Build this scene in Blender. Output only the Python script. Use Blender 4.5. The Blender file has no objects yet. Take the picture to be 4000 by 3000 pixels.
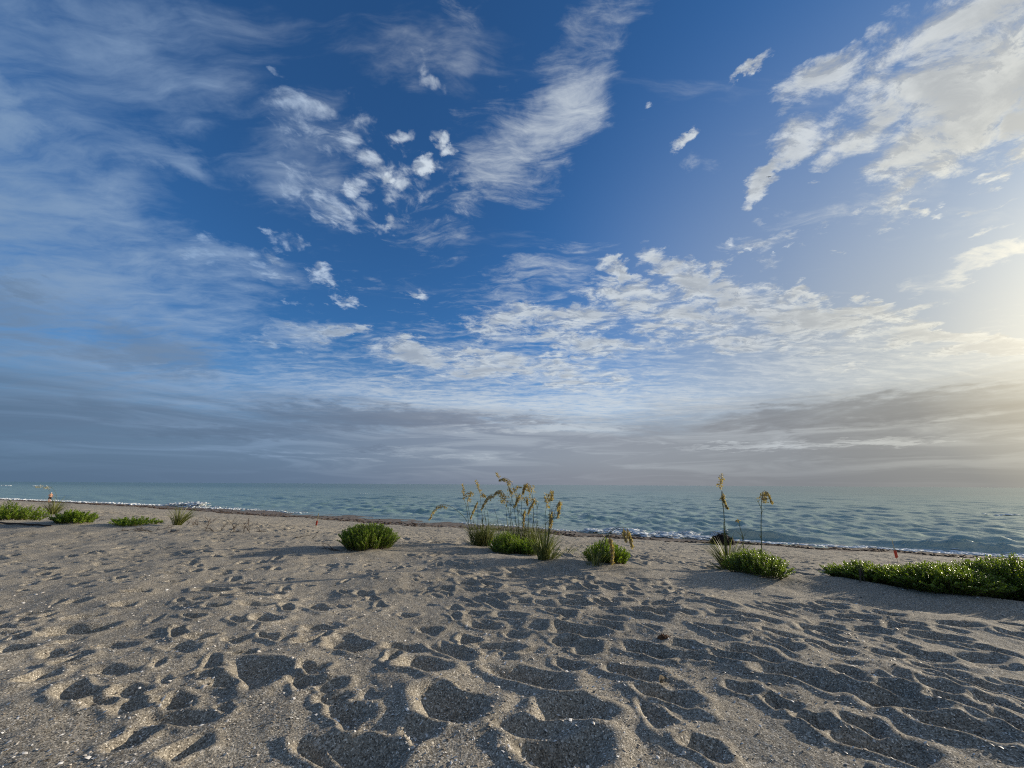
import bpy, math, random
import numpy as np
from mathutils import Vector, Matrix

sc = bpy.context.scene
COL = sc.collection
R = math.radians
random.seed(11)
rng = np.random.default_rng(11)

# ------------------------------------------------------------------ camera
CAM_H = 1.0                       # height of the lens above the sand of the upper beach
PITCH, ROLL, FPX = 14.68, 0.34, 1500.0
cam_d = bpy.data.cameras.new('camera')
cam_d.sensor_width = 36.0
cam_d.lens = 36.0 * FPX / 4000.0
cam_d.clip_start = 0.05
cam_d.clip_end = 90000.0
cam = bpy.data.objects.new('camera', cam_d)
COL.objects.link(cam)
cam.matrix_world = Matrix.Translation((0, 0, CAM_H)) @ Matrix.Rotation(R(90 + PITCH), 4, 'X') @ Matrix.Rotation(R(ROLL), 4, 'Z')
sc.camera = cam
CM = np.array(cam.matrix_world.to_3x3())


def ray(px, py):
    """world direction for a position in the 4000 x 3000 picture plane"""
    return CM @ np.array([px - 2000.0, 1500.0 - py, -FPX])


# ------------------------------------------------------------------ light
SUN_AZ, SUN_EL = 68.0, 12.8       # degrees right of the viewing direction, above the horizon
sun_dir = Vector((math.sin(R(SUN_AZ)) * math.cos(R(SUN_EL)), math.cos(R(SUN_AZ)) * math.cos(R(SUN_EL)), math.sin(R(SUN_EL))))
sun_d = bpy.data.lights.new('sun', 'SUN')
sun_d.energy = 4.8
sun_d.angle = R(0.6)
sun_d.color = (1.0, 0.88, 0.70)
sun = bpy.data.objects.new('sun', sun_d)
sun.rotation_euler = (-sun_dir).to_track_quat('-Z', 'Y').to_euler()
COL.objects.link(sun)
sc.view_settings.view_transform = 'Standard'
sc.view_settings.look = 'None'
sc.view_settings.gamma = 1.0
sc.view_settings.use_curve_mapping = False
sc.view_settings.exposure = 0.35
sc.cycles.use_adaptive_sampling = True
sc.cycles.adaptive_threshold = 0.012
sc.cycles.adaptive_min_samples = 12
sc.cycles.use_denoising = False
sc.cycles.filter_width = 1.15
sc.cycles.max_bounces = 5
sc.cycles.diffuse_bounces = 2
sc.cycles.glossy_bounces = 2
sc.cycles.transmission_bounces = 4
EXPOSURE = 2 ** sc.view_settings.exposure


# ------------------------------------------------------------------ node helper
class G:
    """thin wrapper that builds node expressions"""

    def __init__(self, tree):
        self.t = tree

    def node(self, kind, ins=None, out=0, **props):
        n = self.t.nodes.new(kind)
        for k, v in props.items():
            setattr(n, k, v)
        for k, v in (ins or {}).items():
            self.put(n.inputs[k], v)
        return n.outputs[out]

    def put(self, sock, v):
        if isinstance(v, bpy.types.NodeSocket):
            self.t.links.new(v, sock)
        elif v is not None:
            if hasattr(sock.default_value, '__len__') and len(sock.default_value) == 4 and len(v) == 3:
                v = (*v, 1.0)
            sock.default_value = v

    def m(self, op, a, b=None, c=None, clamp=False):
        return self.node('ShaderNodeMath', {0: a, 1: b, 2: c}, operation=op, use_clamp=clamp)

    def v(self, op, a, b=None, out=0):
        n = self.t.nodes.new('ShaderNodeVectorMath')
        n.operation = op
        self.put(n.inputs[0], a)
        if b is not None:
            if op == 'SCALE':
                self.put(n.inputs[3], b)
            else:
                self.put(n.inputs[1], b)
        return n.outputs[1] if op in ('DOT_PRODUCT', 'LENGTH', 'DISTANCE') else n.outputs[0]

    def xyz(self, x, y, z):
        return self.node('ShaderNodeCombineXYZ', {0: x, 1: y, 2: z})

    def noise(self, vec, scale, detail=4.0, rough=0.55, dist=0.0, lac=2.0, out=0, dim='2D'):
        return self.node('ShaderNodeTexNoise', {'Vector': vec, 'Scale': scale, 'Detail': detail, 'Roughness': rough, 'Distortion': dist, 'Lacunarity': lac}, out, noise_dimensions=dim)

    def rng(self, x, a, b, c=0.0, d=1.0, smooth=True):
        return self.node('ShaderNodeMapRange', {'Value': x, 'From Min': a, 'From Max': b, 'To Min': c, 'To Max': d},
                         interpolation_type='SMOOTHSTEP' if smooth else 'LINEAR')

    def mix(self, f, a, b, blend='MIX'):
        n = self.t.nodes.new('ShaderNodeMix')
        n.data_type = 'RGBA'
        n.blend_type = blend
        self.put(n.inputs[0], f)
        self.put(n.inputs[6], a)
        self.put(n.inputs[7], b)
        return n.outputs[2]

    def ramp(self, f, stops, interp='LINEAR'):
        n = self.t.nodes.new('ShaderNodeValToRGB')
        cr = n.color_ramp
        cr.interpolation = interp
        while len(cr.elements) < len(stops):
            cr.elements.new(0.5)
        for e, (p, c) in zip(cr.elements, stops):
            e.position = p
            e.color = (*c, 1.0)
        self.put(n.inputs[0], f)
        return n.outputs[0]


# ------------------------------------------------------------------ sky and clouds
def srgb(*c):
    return tuple(((x / 255 + 0.055) / 1.055) ** 2.4 if x > 10 else x / 255 / 12.92 for x in c)


def lit(*c):
    """display colour of a far-off cloud -> radiance at this exposure"""
    return tuple(x / EXPOSURE for x in srgb(*c))


world = bpy.data.worlds.new('World')
sc.world = world
world.use_nodes = True
wt = world.node_tree
wt.nodes.clear()
g = G(wt)
sky = wt.nodes.new('ShaderNodeTexSky')
sky.sky_type = 'NISHITA'
sky.sun_disc = False
sky.sun_elevation = R(SUN_EL)
sky.sun_rotation = R(SUN_AZ)
sky.altitude = 0
sky.air_density = 1.0
sky.dust_density = 0.6
sky.ozone_density = 3.0
SKY_STRENGTH = 0.06

D = g.node('ShaderNodeTexCoord', out=0)
sp = wt.nodes.new('ShaderNodeSeparateXYZ')
g.put(sp.inputs[0], D)
dx, dy, dz = sp.outputs
el = g.m('ARCSINE', dz)
az = g.m('ARCTAN2', dx, dy)
up = g.m('MAXIMUM', dz, 0.0)
inv = g.m('DIVIDE', 1.0, g.m('ADD', up, 0.09))
P = g.xyz(g.m('MULTIPLY', dx, inv), g.m('MULTIPLY', dy, inv), 0.0)
sd = g.v('DOT_PRODUCT', D, tuple(sun_dir))
warp = g.v('SUBTRACT', g.noise(P, 2.2, 3.0, 0.55, out=1), (0.5, 0.5, 0.5))
warp = g.v('SCALE', warp, 0.16)
wb = g.v('SUBTRACT', g.noise(P, 4.5, 6.0, 0.62, out=1), (0.5, 0.5, 0.5))
wsep = wt.nodes.new('ShaderNodeSeparateXYZ')
g.put(wsep.inputs[0], wb)
azw = g.m('MULTIPLY_ADD', wsep.outputs[0], 0.17, az)
elw = g.m('MULTIPLY_ADD', wsep.outputs[1], g.rng(el, 0.0, 0.5, 0.03, 0.15, False), el)
Q1 = g.xyz(azw, elw, 1.0)
Q2 = g.xyz(g.m('MULTIPLY', azw, azw), g.m('MULTIPLY', azw, elw), g.m('MULTIPLY', elw, elw))


def azel(px, py):
    d = ray(px, py)
    d = d / np.linalg.norm(d)
    return np.array([math.atan2(d[0], d[1]), math.asin(d[2])])


wp = g.v('SUBTRACT', g.noise(P, 11.0, 5.0, 0.6, out=1), (0.5, 0.5, 0.5))
psep = wt.nodes.new('ShaderNodeSeparateXYZ')
g.put(psep.inputs[0], wp)
azp = g.m('MULTIPLY_ADD', psep.outputs[0], 0.075, az)
elp = g.m('MULTIPLY_ADD', psep.outputs[1], 0.06, el)
P1 = g.xyz(azp, elp, 1.0)
P2 = g.xyz(g.m('MULTIPLY', azp, azp), g.m('MULTIPLY', azp, elp), g.m('MULTIPLY', elp, elp))


def blobs(lst, start=-1.0, q=None):
    """upper envelope of soft ellipses; each (x, y, rx, ry, tilt, weight), in 2212-wide picture units, turned into az / el"""
    acc = start
    s = 4000 / 2212
    for cx, cy, rx, ry, tilt, w in lst:
        c = azel(cx * s, cy * s)
        t = R(tilt)
        a1 = (azel((cx + 5 * math.cos(t)) * s, (cy + 5 * math.sin(t)) * s) - c) / 5 * rx
        a2 = (azel((cx - 5 * math.sin(t)) * s, (cy + 5 * math.cos(t)) * s) - c) / 5 * ry
        M = np.linalg.inv(np.column_stack([a1, a2]))
        A = M.T @ M                                   # r2 = (p-c)^T A (p-c)
        b = A @ c
        k1 = (2 * w * b[0], 2 * w * b[1], w * (1 - c @ A @ c))
        k2 = (-w * A[0, 0], -2 * w * A[0, 1], -w * A[1, 1])
        f = g.m('ADD', g.v('DOT_PRODUCT', (q or (Q1, Q2))[0], k1), g.v('DOT_PRODUCT', (q or (Q1, Q2))[1], k2))
        acc = g.m('MAXIMUM', acc, f)
    return acc


def stretched(angle, sx, sy, off=(0, 0, 0), warped=True):
    v = g.v('ADD', P, warp) if warped else P
    return g.node('ShaderNodeMapping', {'Vector': v, 'Location': off, 'Rotation': (0, 0, R(angle)), 'Scale': (sx, sy, 1.0)}, vector_type='POINT')


def dens(mask, n, amp, lo, hi):
    return g.rng(g.m('ADD', mask, g.m('MULTIPLY', g.m('SUBTRACT', n, 0.5), amp)), lo, hi)


# clear air: the physical sky, with a sea haze that whitens it towards the sun
base = g.v('SCALE', sky.outputs[0], SKY_STRENGTH)
base = g.v('MULTIPLY', base, (0.66, 1.32, 1.92))
sdn = g.m('MULTIPLY_ADD', sd, 0.5, 0.5)                # 0 opposite the sun .. 1 at the sun
glow = g.m('POWER', g.m('MAXIMUM', sd, 0.0), 5.0)

# cloud colour by angle from the sun
C_CLOUD = g.ramp(sdn, [(0.0, lit(168, 176, 186)), (0.12, lit(140, 158, 180)), (0.21, lit(112, 142, 176)), (0.42, lit(150, 174, 204)), (0.58, lit(196, 206, 216)), (0.80, lit(208, 216, 222)), (0.92, lit(210, 216, 220)), (0.97, lit(230, 230, 220)), (1.0, lit(250, 245, 226))])  # unseen clouds opposite the sun made brighter, for a more neutral fill
C_GREY = g.ramp(sdn, [(0.0, lit(74, 98, 126)), (0.2, lit(88, 112, 140)), (0.45, lit(104, 124, 150)), (0.62, lit(148, 160, 176)), (0.8, lit(150, 160, 173)), (0.93, lit(160, 166, 172)), (0.975, lit(184, 186, 184)), (1.0, lit(222, 215, 196))])
C_HAZE = g.ramp(sdn, [(0.0, lit(76, 100, 126)), (0.2, lit(86, 112, 140)), (0.45, lit(102, 122, 148)), (0.62, lit(122, 133, 152)), (0.8, lit(138, 142, 152)), (0.92, lit(134, 137, 142)), (0.965, lit(143, 143, 141)), (1.0, lit(196, 188, 166))])

col = base

# --- general whitening of the air towards the sun and low down
hz = g.m('MULTIPLY', g.rng(el, 1.05, 0.15, 0.0, 1.0), g.rng(sd, 0.45, 0.97, 0.0, 0.94))
col = g.mix(hz, col, C_GREY)
col = g.mix(g.rng(el, 0.34, 0.06, 0.0, 0.5), col, C_CLOUD)      # paler air low over the sea

# --- thin high veil, thick on the left
n_veil = g.noise(stretched(-38, 1.0, 2.6), 1.3, 6.0, 0.6, 0.4)
n_veil2 = g.noise(stretched(-38, 1.0, 3.4, (3.1, 1.7, 0)), 4.2, 5.0, 0.62, 0.3)
nv = g.m('ADD', g.m('MULTIPLY', n_veil, 0.65), g.m('MULTIPLY', n_veil2, 0.35))
m_veil = blobs([
    (-80, 420, 680, 330, 8, 0.85), (150, 640, 640, 260, 8, 0.80), (100, 830, 560, 190, 3, 0.8),
    (460, 560, 230, 60, 12, 0.55), (620, 350, 190, 90, 48, 0.42), (820, 80, 420, 120, -6, 0.22), (330, 150, 520, 210, 0, 0.60), (640, 330, 240, 150, 48, 0.40),
    (-40, 300, 180, 160, 30, 0.95), (330, 330, 260, 60, 22, 0.55), (640, 720, 150, 40, -6, 0.6),
], -0.2)
d_veil = g.m('MULTIPLY', dens(m_veil, nv, 2.3, -0.05, 1.15), 0.90)
col = g.mix(d_veil, col, C_CLOUD)
# grey thicker lumps low on the left
m_g = blobs([(40, 690, 330, 90, 8, 0.6), (330, 760, 260, 90, 14, 0.75), (60, 900, 420, 60, 0, 0.6), (20, 610, 130, 26, 14, 0.55)], -0.8)
d_g = g.m('MULTIPLY', dens(m_g, nv, 1.5, 0.1, 1.0), 0.62)
col = g.mix(d_g, col, C_GREY)

# --- fibrous cirrus plume in the middle and wisps over the band
n_fib = g.noise(stretched(28, 0.8, 3.2, (1.3, 0.2, 0)), 3.2, 8.0, 0.66, 0.5)
n_fib2 = g.noise(stretched(28, 1.0, 2.0, (5.3, 2.2, 0)), 9.0, 6.0, 0.65, 0.3)
nf = g.m('ADD', g.m('MULTIPLY', n_fib, 0.6), g.m('MULTIPLY', n_fib2, 0.4))
m_fib = blobs([
    (1255, 130, 190, 100, -62, 0.66), (1205, 240, 220, 110, -56, 0.95), (1110, 330, 190, 120, -50, 0.7), (1000, 440, 170, 90, -40, 0.42), (1310, 50, 150, 80, -70, 0.45),
    (1010, 10, 60, 36, 20, 0.30), (1150, 600, 190, 60, -14, 0.5), (1090, 660, 150, 50, 0, 0.4), (1520, 350, 70, 26, -14, 0.36),
    (1130, 810, 520, 110, 2, 0.66), (1100, 880, 700, 60, 0, 1.1), (640, 850, 460, 70, 0, 0.95), (1720, 800, 520, 80, -2, 0.66), (700, 790, 260, 50, 4, 0.5), (830, 610, 90, 22, 8, 0.35), (2120, 560, 190, 26, -20, 1.05), (2230, 520, 120, 34, -24, 1.1), (1820, 460, 200, 40, -10, 0.2),
], -0.9)
d_fib = g.m('MULTIPLY', dens(m_fib, nf, 3.0, 0.05, 1.5), 0.86)
col = g.mix(d_fib, col, C_CLOUD)

# --- bright textured sheets: upper right, and the long band above the sea
ns0 = stretched(-20, 1.0, 1.7, (0.4, 2.9, 0))
n_sh = g.noise(ns0, 6.5, 9.0, 0.70, 0.2)
n_big = g.noise(stretched(-20, 1.0, 1.7, (7.1, 0.3, 0)), 2.6, 3.0, 0.5, 0.2)
sunward = (sun_dir.x * 0.05, sun_dir.y * 0.05, 0.0)
n_sh_s = g.noise(g.v('ADD', ns0, sunward), 6.5, 6.0, 0.64, 0.2)
ns = g.m('ADD', g.m('MULTIPLY', n_sh, 0.62), g.m('MULTIPLY', n_big, 0.38))
away = g.m('MAXIMUM', g.rng(g.m('ABSOLUTE', az), 1.05, 1.5), g.rng(el, 1.02, 1.25))  # broken cloud added outside the view, to make the fill light less blue
m_sh = blobs([
    (2080, 60, 250, 130, -14, 0.98), (2060, 210, 260, 130, -24, 1.0), (2000, 330, 200, 90, -22, 0.95), (1940, 420, 90, 40, -40, 0.75), (1760, 200, 120, 60, -18, 0.95),
    (1740, 290, 110, 40, -28, 0.62), (1655, 390, 70, 28, -62, 0.95), (1700, 330, 90, 26, -40, 0.7), (1900, 120, 90, 60, -40, 0.75), (2200, 300, 120, 60, -34, 1.1), (2240, 150, 140, 160, 0, 0.95), (1870, 270, 120, 70, -20, 0.95), (1880, 190, 90, 50, -30, 0.75), (1800, 330, 80, 26, -24, 0.6),
    (1640, 135, 50, 14, -36, 0.6), (1480, 300, 52, 18, -28, 0.72), (1915, 445, 60, 18, -24, 0.6), (2080, 385, 90, 12, -16, 0.42), (1700, 480, 40, 14, -20, 0.35), (1780, 455, 46, 8, -8, 0.4), (1610, 530, 90, 26, -4, 0.28),
    (1650, 470, 24, 9, -10, 0.5), (1745, 395, 22, 8, -20, 0.5), (1690, 470, 50, 26, -24, 0.34), (1800, 540, 18, 7, 0, 0.4), (1740, 520, 16, 6, 0, 0.42), (1960, 460, 40, 14, -30, 0.55), (1930, 450, 70, 24, -36, 0.5), (1780, 355, 40, 16, -20, 0.55), (2140, 370, 50, 12, -18, 0.45), (2190, 420, 40, 9, -18, 0.4), (1690, 500, 40, 12, -10, 0.38), (1770, 490, 30, 9, -12, 0.42), (1850, 460, 40, 10, -12, 0.4), (2120, 440, 60, 14, -20, 0.36),
    (1440, 570, 68, 40, 14, 1.0), (1320, 580, 60, 24, 22, 0.95), (1500, 610, 95, 46, 14, 1.0), (1550, 580, 26, 34, 40, 0.85), (1590, 640, 150, 46, 12, 1.0), (1360, 640, 150, 44, 12, 0.95), (1470, 690, 200, 44, 5, 0.95),
    (1680, 645, 60, 26, -10, 0.85), (1760, 690, 190, 50, 4, 1.1), (1900, 680, 120, 40, 2, 1.05), (1680, 735, 240, 40, 0, 0.75), (2000, 730, 190, 34, 4, 0.9), (2150, 745, 170, 34, 2, 1.15), (1230, 690, 150, 40, 0, 0.8),
    (1120, 680, 130, 36, 0, 0.75), (1060, 720, 130, 34, 4, 0.6), (1290, 740, 210, 36, 2, 0.85), (900, 765, 120, 34, 10, 0.95), (1050, 790, 200, 36, 5, 0.95), (1200, 790, 150, 30, 4, 0.8), (1260, 830, 180, 26, 0, 0.65), (880, 820, 130, 18, 0, 0.35),
    (700, 715, 110, 20, -3, 0.85), (600, 735, 110, 16, 2, 0.5), (1850, 790, 90, 9, 0, 0.55), (1640, 600, 50, 10, 0, 0.3),
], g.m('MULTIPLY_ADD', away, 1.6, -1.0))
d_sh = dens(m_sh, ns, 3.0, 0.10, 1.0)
thick = g.rng(g.m('ADD', m_sh, g.m('MULTIPLY', g.m('SUBTRACT', n_big, 0.5), 1.8)), 0.45, 1.3, 0.0, 0.75)
relief = g.rng(g.m('SUBTRACT', n_sh_s, n_sh), -0.10, 0.13, 0.0, 0.75)
shade = g.m('MAXIMUM', thick, relief)
c_sh = g.mix(shade, C_CLOUD, C_GREY)
c_sh = g.mix(g.m('MULTIPLY', g.rng(n_sh, 0.45, 0.75), 0.35), c_sh, g.v('SCALE', C_CLOUD, 1.12))
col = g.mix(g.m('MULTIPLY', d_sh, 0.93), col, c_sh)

# --- small scattered puffs
np0 = stretched(0, 1.0, 1.0, (2.2, 8.1, 0), True)
n_pf = g.noise(np0, 14.0, 6.0, 0.58, 0.2)
n_pf_s = g.noise(g.v('ADD', np0, (sun_dir.x * 0.03, sun_dir.y * 0.03, 0)), 14.0, 3.0, 0.5, 0.2)
puffs = [(800, 350, 130, 60, 40, 0.30), (850, 400, 120, 60, 0, 0.28), (720, 440, 150, 50, 20, 0.42), (700, 270, 110, 60, 20, 0.36), (922, 356, 40, 22, -8, 1.15), (950, 300, 26, 16, 10, 0.85), (970, 322, 20, 13, 20, 0.7), (870, 298, 38, 20, 0, 0.68), (798, 345, 42, 28, 40, 0.95), (838, 382, 18, 17, 0, 1.1), (868, 395, 24, 28, 0, 0.75),
         (764, 405, 30, 26, 10, 0.95), (790, 440, 30, 20, 30, 0.55), (838, 434, 17, 19, 0, 0.62), (838, 478, 17, 17, 0, 0.85), (740, 300, 60, 32, 0, 0.55), (700, 235, 42, 28, 10, 0.62), (720, 460, 90, 26, 14, 0.62), (660, 420, 60, 22, 30, 0.4),
         (938, 190, 40, 18, 40, 0.5), (600, 150, 26, 14, 30, 0.38), (820, 365, 20, 20, 0, 0.6), (700, 592, 44, 26, 28, 1.0), (742, 650, 40, 18, 24, 0.85), (650, 655, 30, 10, 10, 0.4), (598, 598, 34, 13, 0, 0.62), (585, 495, 24, 9, 10, 0.7),
         (570, 560, 50, 26, 20, 0.6), (450, 540, 60, 30, 10, 0.4), (905, 640, 34, 14, 24, 0.55), (1618, 535, 14, 6, -20, 0.7), (1680, 550, 8, 5, 0, 0.5), (1580, 520, 12, 8, 0, 0.4), (1700, 525, 12, 8, -20, 0.5), (1405, 244, 9, 7, 0, 0.4),
         (2130, 380, 26, 9, -14, 0.5), (2020, 460, 26, 8, -10, 0.5), (900, 125, 34, 26, 30, 0.36), (980, 470, 60, 14, -30, 0.42), (620, 520, 40, 22, 20, 0.42)]
m_pf = blobs(puffs, -1.0, (P1, P2))
d_pf = g.m('MULTIPLY', dens(m_pf, n_pf, 2.6, 0.0, 1.35), 0.92)
c_pf = g.mix(g.rng(g.m('SUBTRACT', n_pf_s, n_pf), -0.08, 0.16, 0.0, 0.55), g.v('SCALE', C_CLOUD, 1.18), C_GREY)
col = g.mix(d_pf, col, c_pf)

# --- grey layer cloud above the horizon
lay = g.xyz(g.m('MULTIPLY', az, 1.0), g.m('MULTIPLY', el, 9.0), 0.3)
n_lay = g.noise(lay, 2.0, 6.0, 0.6, 0.5)
n_lay2 = g.noise(g.xyz(g.m('MULTIPLY', az, 2.6), g.m('MULTIPLY', el, 26.0), 4.4), 1.6, 5.0, 0.6, 0.6)
h_line = g.m('MULTIPLY_ADD', n_lay, 0.14, 0.10)        # ragged top of the layer
d_lay = g.m('MULTIPLY', g.rng(g.m('SUBTRACT', h_line, el), -0.05, 0.045), 0.90)
lay_c = g.mix(g.rng(n_lay2, 0.40, 0.70, 0.05, 0.34), C_HAZE, C_CLOUD)
col = g.mix(d_lay, col, lay_c)
m_dk = blobs([(760, 905, 330, 38, 1, 0.9), (560, 935, 300, 22, 0, 0.7), (1120, 905, 200, 14, 1, 0.6), (1960, 880, 420, 46, -5, 0.95), (1700, 900, 330, 34, -6, 0.8), (800, 970, 130, 7, 0, 0.6), (1850, 975, 260, 46, 0, 0.55), (2210, 870, 240, 60, 0, 0.7)], -0.9)
d_dk = g.m('MULTIPLY', dens(m_dk, n_lay, 1.1, 0.1, 0.9), 0.68)
col = g.mix(d_dk, col, g.v('SCALE', C_HAZE, 0.90))
m_br = blobs([(1600, 965, 260, 10, -1, 0.6), (800, 988, 420, 9, 1, 0.4), (1900, 955, 200, 12, -3, 0.6), (1180, 925, 300, 12, 0, 0.5)], -0.9)
col = g.mix(g.m('MULTIPLY', dens(m_br, n_lay2, 1.2, 0.1, 0.9), 0.55), col, C_CLOUD)
# last degrees of sea haze
col = g.mix(g.rng(el, 0.075, 0.0, 0.0, 0.8), col, g.v('SCALE', C_HAZE, 0.92))
# light scattered forward round the sun
col = g.mix(1.0, col, g.v('SCALE', g.xyz(*lit(255, 240, 205)), g.m('MULTIPLY', g.m('POWER', g.m('MAXIMUM', sd, 0.0), 44.0), 0.62)), 'ADD')
# below the horizon
col = g.mix(g.m('LESS_THAN', dz, -0.002), col, lit(70, 80, 84))
bg = wt.nodes.new('ShaderNodeBackground')
g.put(bg.inputs[0], col)
bg.inputs[1].default_value = 1.0
world.cycles.sampling_method = 'MANUAL'
world.cycles.sample_map_resolution = 256
wo = wt.nodes.new('ShaderNodeOutputWorld')
wt.links.new(bg.outputs[0], wo.inputs[0])

# ------------------------------------------------------------------ helpers
def tag(o, label=None, cat=None, group=None, kind=None):
    for k, v in (('label', label), ('category', cat), ('group', group), ('kind', kind)):
        if v:
            o[k] = v
    return o


def empty(name, loc, label, cat, group=None):
    o = bpy.data.objects.new(name, None)
    o.empty_display_size = 0.1
    COL.objects.link(o)
    o.location = loc
    return tag(o, label, cat, group)


def smoothstep(a, b, x):
    t = np.clip((x - a) / (b - a), 0, 1)
    return t * t * (3 - 2 * t)


def mesh_np(name, V, F, mat=None, parent=None, smooth=False, tint=None, attrs=None):
    """V (n,3), F (m,k) index array -> linked mesh object; tint = one value per face"""
    me = bpy.data.meshes.new(name)
    V = np.asarray(V, np.float32)
    F = np.asarray(F, np.int32)
    me.vertices.add(len(V))
    me.vertices.foreach_set('co', V.ravel())
    k = F.shape[1]
    me.loops.add(F.size)
    me.loops.foreach_set('vertex_index', F.ravel())
    me.polygons.add(len(F))
    me.polygons.foreach_set('loop_start', np.arange(0, F.size, k, dtype=np.int32))
    if smooth:
        me.polygons.foreach_set('use_smooth', np.ones(len(F), bool))
    if tint is not None:
        a = me.attributes.new('tint', 'FLOAT', 'FACE')
        a.data.foreach_set('value', np.asarray(tint, np.float32))
    for an, av in (attrs or {}).items():
        a = me.attributes.new(an, 'FLOAT', 'POINT')
        a.data.foreach_set('value', np.asarray(av, np.float32).ravel())
    me.update(calc_edges=True)
    me.validate()
    if mat:
        me.materials.append(mat)
    o = bpy.data.objects.new(name, me)
    COL.objects.link(o)
    if parent:
        o.parent = parent
    return o


class MB:
    """collects triangles / quads (as quads with a repeated corner are avoided: two lists)"""

    def __init__(self):
        self.v, self.f, self.t = [], [], []

    def add(self, vs, fs, tint=0.5):
        n = len(self.v)
        self.v += [tuple(p) for p in vs]
        for f in fs:
            self.f.append(tuple(i + n for i in f))
            self.t.append(tint)

    def tube(self, pts, rad, sides=4, tint=0.5):
        pts = [Vector(p) for p in pts]
        n = len(pts)
        rings = []
        for i, p in enumerate(pts):
            d = (pts[min(i + 1, n - 1)] - pts[max(i - 1, 0)])
            d = d.normalized() if d.length > 1e-9 else Vector((0, 0, 1))
            a = d.orthogonal().normalized() if i == 0 else (rings_a - d * rings_a.dot(d)).normalized()
            rings_a = a
            b = d.cross(a)
            r = rad[i] if hasattr(rad, '__len__') else rad
            rings.append([p + (a * math.cos(k * 2 * math.pi / sides) + b * math.sin(k * 2 * math.pi / sides)) * r for k in range(sides)])
        vs = [q for r_ in rings for q in r_]
        fs = []
        for i in range(n - 1):
            for k in range(sides):
                k2 = (k + 1) % sides
                fs.append((i * sides + k, i * sides + k2, (i + 1) * sides + k2, (i + 1) * sides + k))
        fs.append(tuple(range(sides))[::-1])
        fs.append(tuple((n - 1) * sides + k for k in range(sides)))
        self.add(vs, fs, tint)

    def leaf(self, base, d, side, length, width, fold=0.25, tint=0.5):
        base, d, side = Vector(base), Vector(d), Vector(side)
        nrm = d.cross(side)
        m = base + d * length * 0.55 - nrm * width * fold
        self.add([base, m + side * width * 0.5 + nrm * width * fold, base + d * length, m - side * width * 0.5 + nrm * width * fold, m],
                 [(0, 1, 4), (1, 2, 4), (2, 3, 4), (3, 0, 4)], tint)

    def blade(self, pts, width, side, tint=0.5):
        """tapering grass blade along pts"""
        side = Vector(side)
        n = len(pts)
        vs, fs = [], []
        for i, p in enumerate(pts):
            w = width * (1 - (i / (n - 1)) ** 1.6) * (0.65 + 0.35 * min(1, i * 2 / n)) + 0.0006
            vs += [Vector(p) - side * w * 0.5, Vector(p) + side * w * 0.5]
        for i in range(n - 1):
            fs.append((2 * i, 2 * i + 1, 2 * i + 3, 2 * i + 2))
        self.add(vs, fs, tint)

    def build(self, name, mat, parent=None, origin=(0, 0, 0), smooth=False):
        me = bpy.data.meshes.new(name)
        ox, oy, oz = origin
        me.from_pydata([(x - ox, y - oy, z - oz) for x, y, z in self.v], [], self.f)
        a = me.attributes.new('tint', 'FLOAT', 'FACE')
        a.data.foreach_set('value', np.array(self.t, np.float32))
        if smooth:
            me.polygons.foreach_set('use_smooth', np.ones(len(me.polygons), bool))
        me.materials.append(mat)
        o = bpy.data.objects.new(name, me)
        COL.objects.link(o)
        if parent:
            o.parent = parent
        else:
            o.location = origin
        return o


def lattice_noise(x, y, seed):
    r = np.random.default_rng(seed)
    N = 256
    L = r.random((N, N)).astype(np.float32)
    xi, yi = np.floor(x).astype(np.int64), np.floor(y).astype(np.int64)
    fx, fy = x - xi, y - yi
    fx, fy = fx * fx * fx * (fx * (fx * 6 - 15) + 10), fy * fy * fy * (fy * (fy * 6 - 15) + 10)
    a, b = L[xi % N, yi % N], L[(xi + 1) % N, yi % N]
    c, d = L[xi % N, (yi + 1) % N], L[(xi + 1) % N, (yi + 1) % N]
    return (a + (b - a) * fx) * (1 - fy) + (c + (d - c) * fx) * fy - 0.5


def fbm(x, y, octaves=4, seed=1, gain=0.5):
    out, amp = 0, 1.0
    for o in range(octaves):
        ca, sa = math.cos(o * 0.9 + seed), math.sin(o * 0.9 + seed)
        out = out + amp * lattice_noise((x * ca - y * sa) * 2 ** o + 13.7 * o, (x * sa + y * ca) * 2 ** o + 7.1 * o, seed * 31 + o)
        amp *= gain
    return out


# ------------------------------------------------------------------ materials
def new_mat(name):
    m = bpy.data.materials.new(name)
    m.use_nodes = True
    m.node_tree.nodes.clear()
    return m, G(m.node_tree)


def finish(m, gg, shader, disp=None):
    o = m.node_tree.nodes.new('ShaderNodeOutputMaterial')
    m.node_tree.links.new(shader, o.inputs[0])


def principled(gg, color, rough=0.6, spec=0.5, normal=None, **kw):
    n = gg.t.nodes.new('ShaderNodeBsdfPrincipled')
    gg.put(n.inputs['Base Color'], color)
    gg.put(n.inputs['Roughness'], rough)
    gg.put(n.inputs['Specular IOR Level'], spec)
    if normal is not None:
        gg.put(n.inputs['Normal'], normal)
    for k, v in kw.items():
        gg.put(n.inputs[k], v)
    return n.outputs[0]


def leaf_mat(name, dark, light, rough=0.45, trans=0.35, spec=0.4):
    m, gg = new_mat(name)
    t = gg.node('ShaderNodeAttribute', out=2, attribute_name='tint')
    c = gg.mix(t, dark, light)
    p = principled(gg, c, rough, spec)
    tr = gg.node('ShaderNodeBsdfTranslucent', {0: gg.v('MULTIPLY', c, (1.25, 1.35, 0.6))})
    mx = gg.node('ShaderNodeMixShader', {0: trans, 1: p, 2: tr})
    finish(m, gg, mx)
    return m


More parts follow.
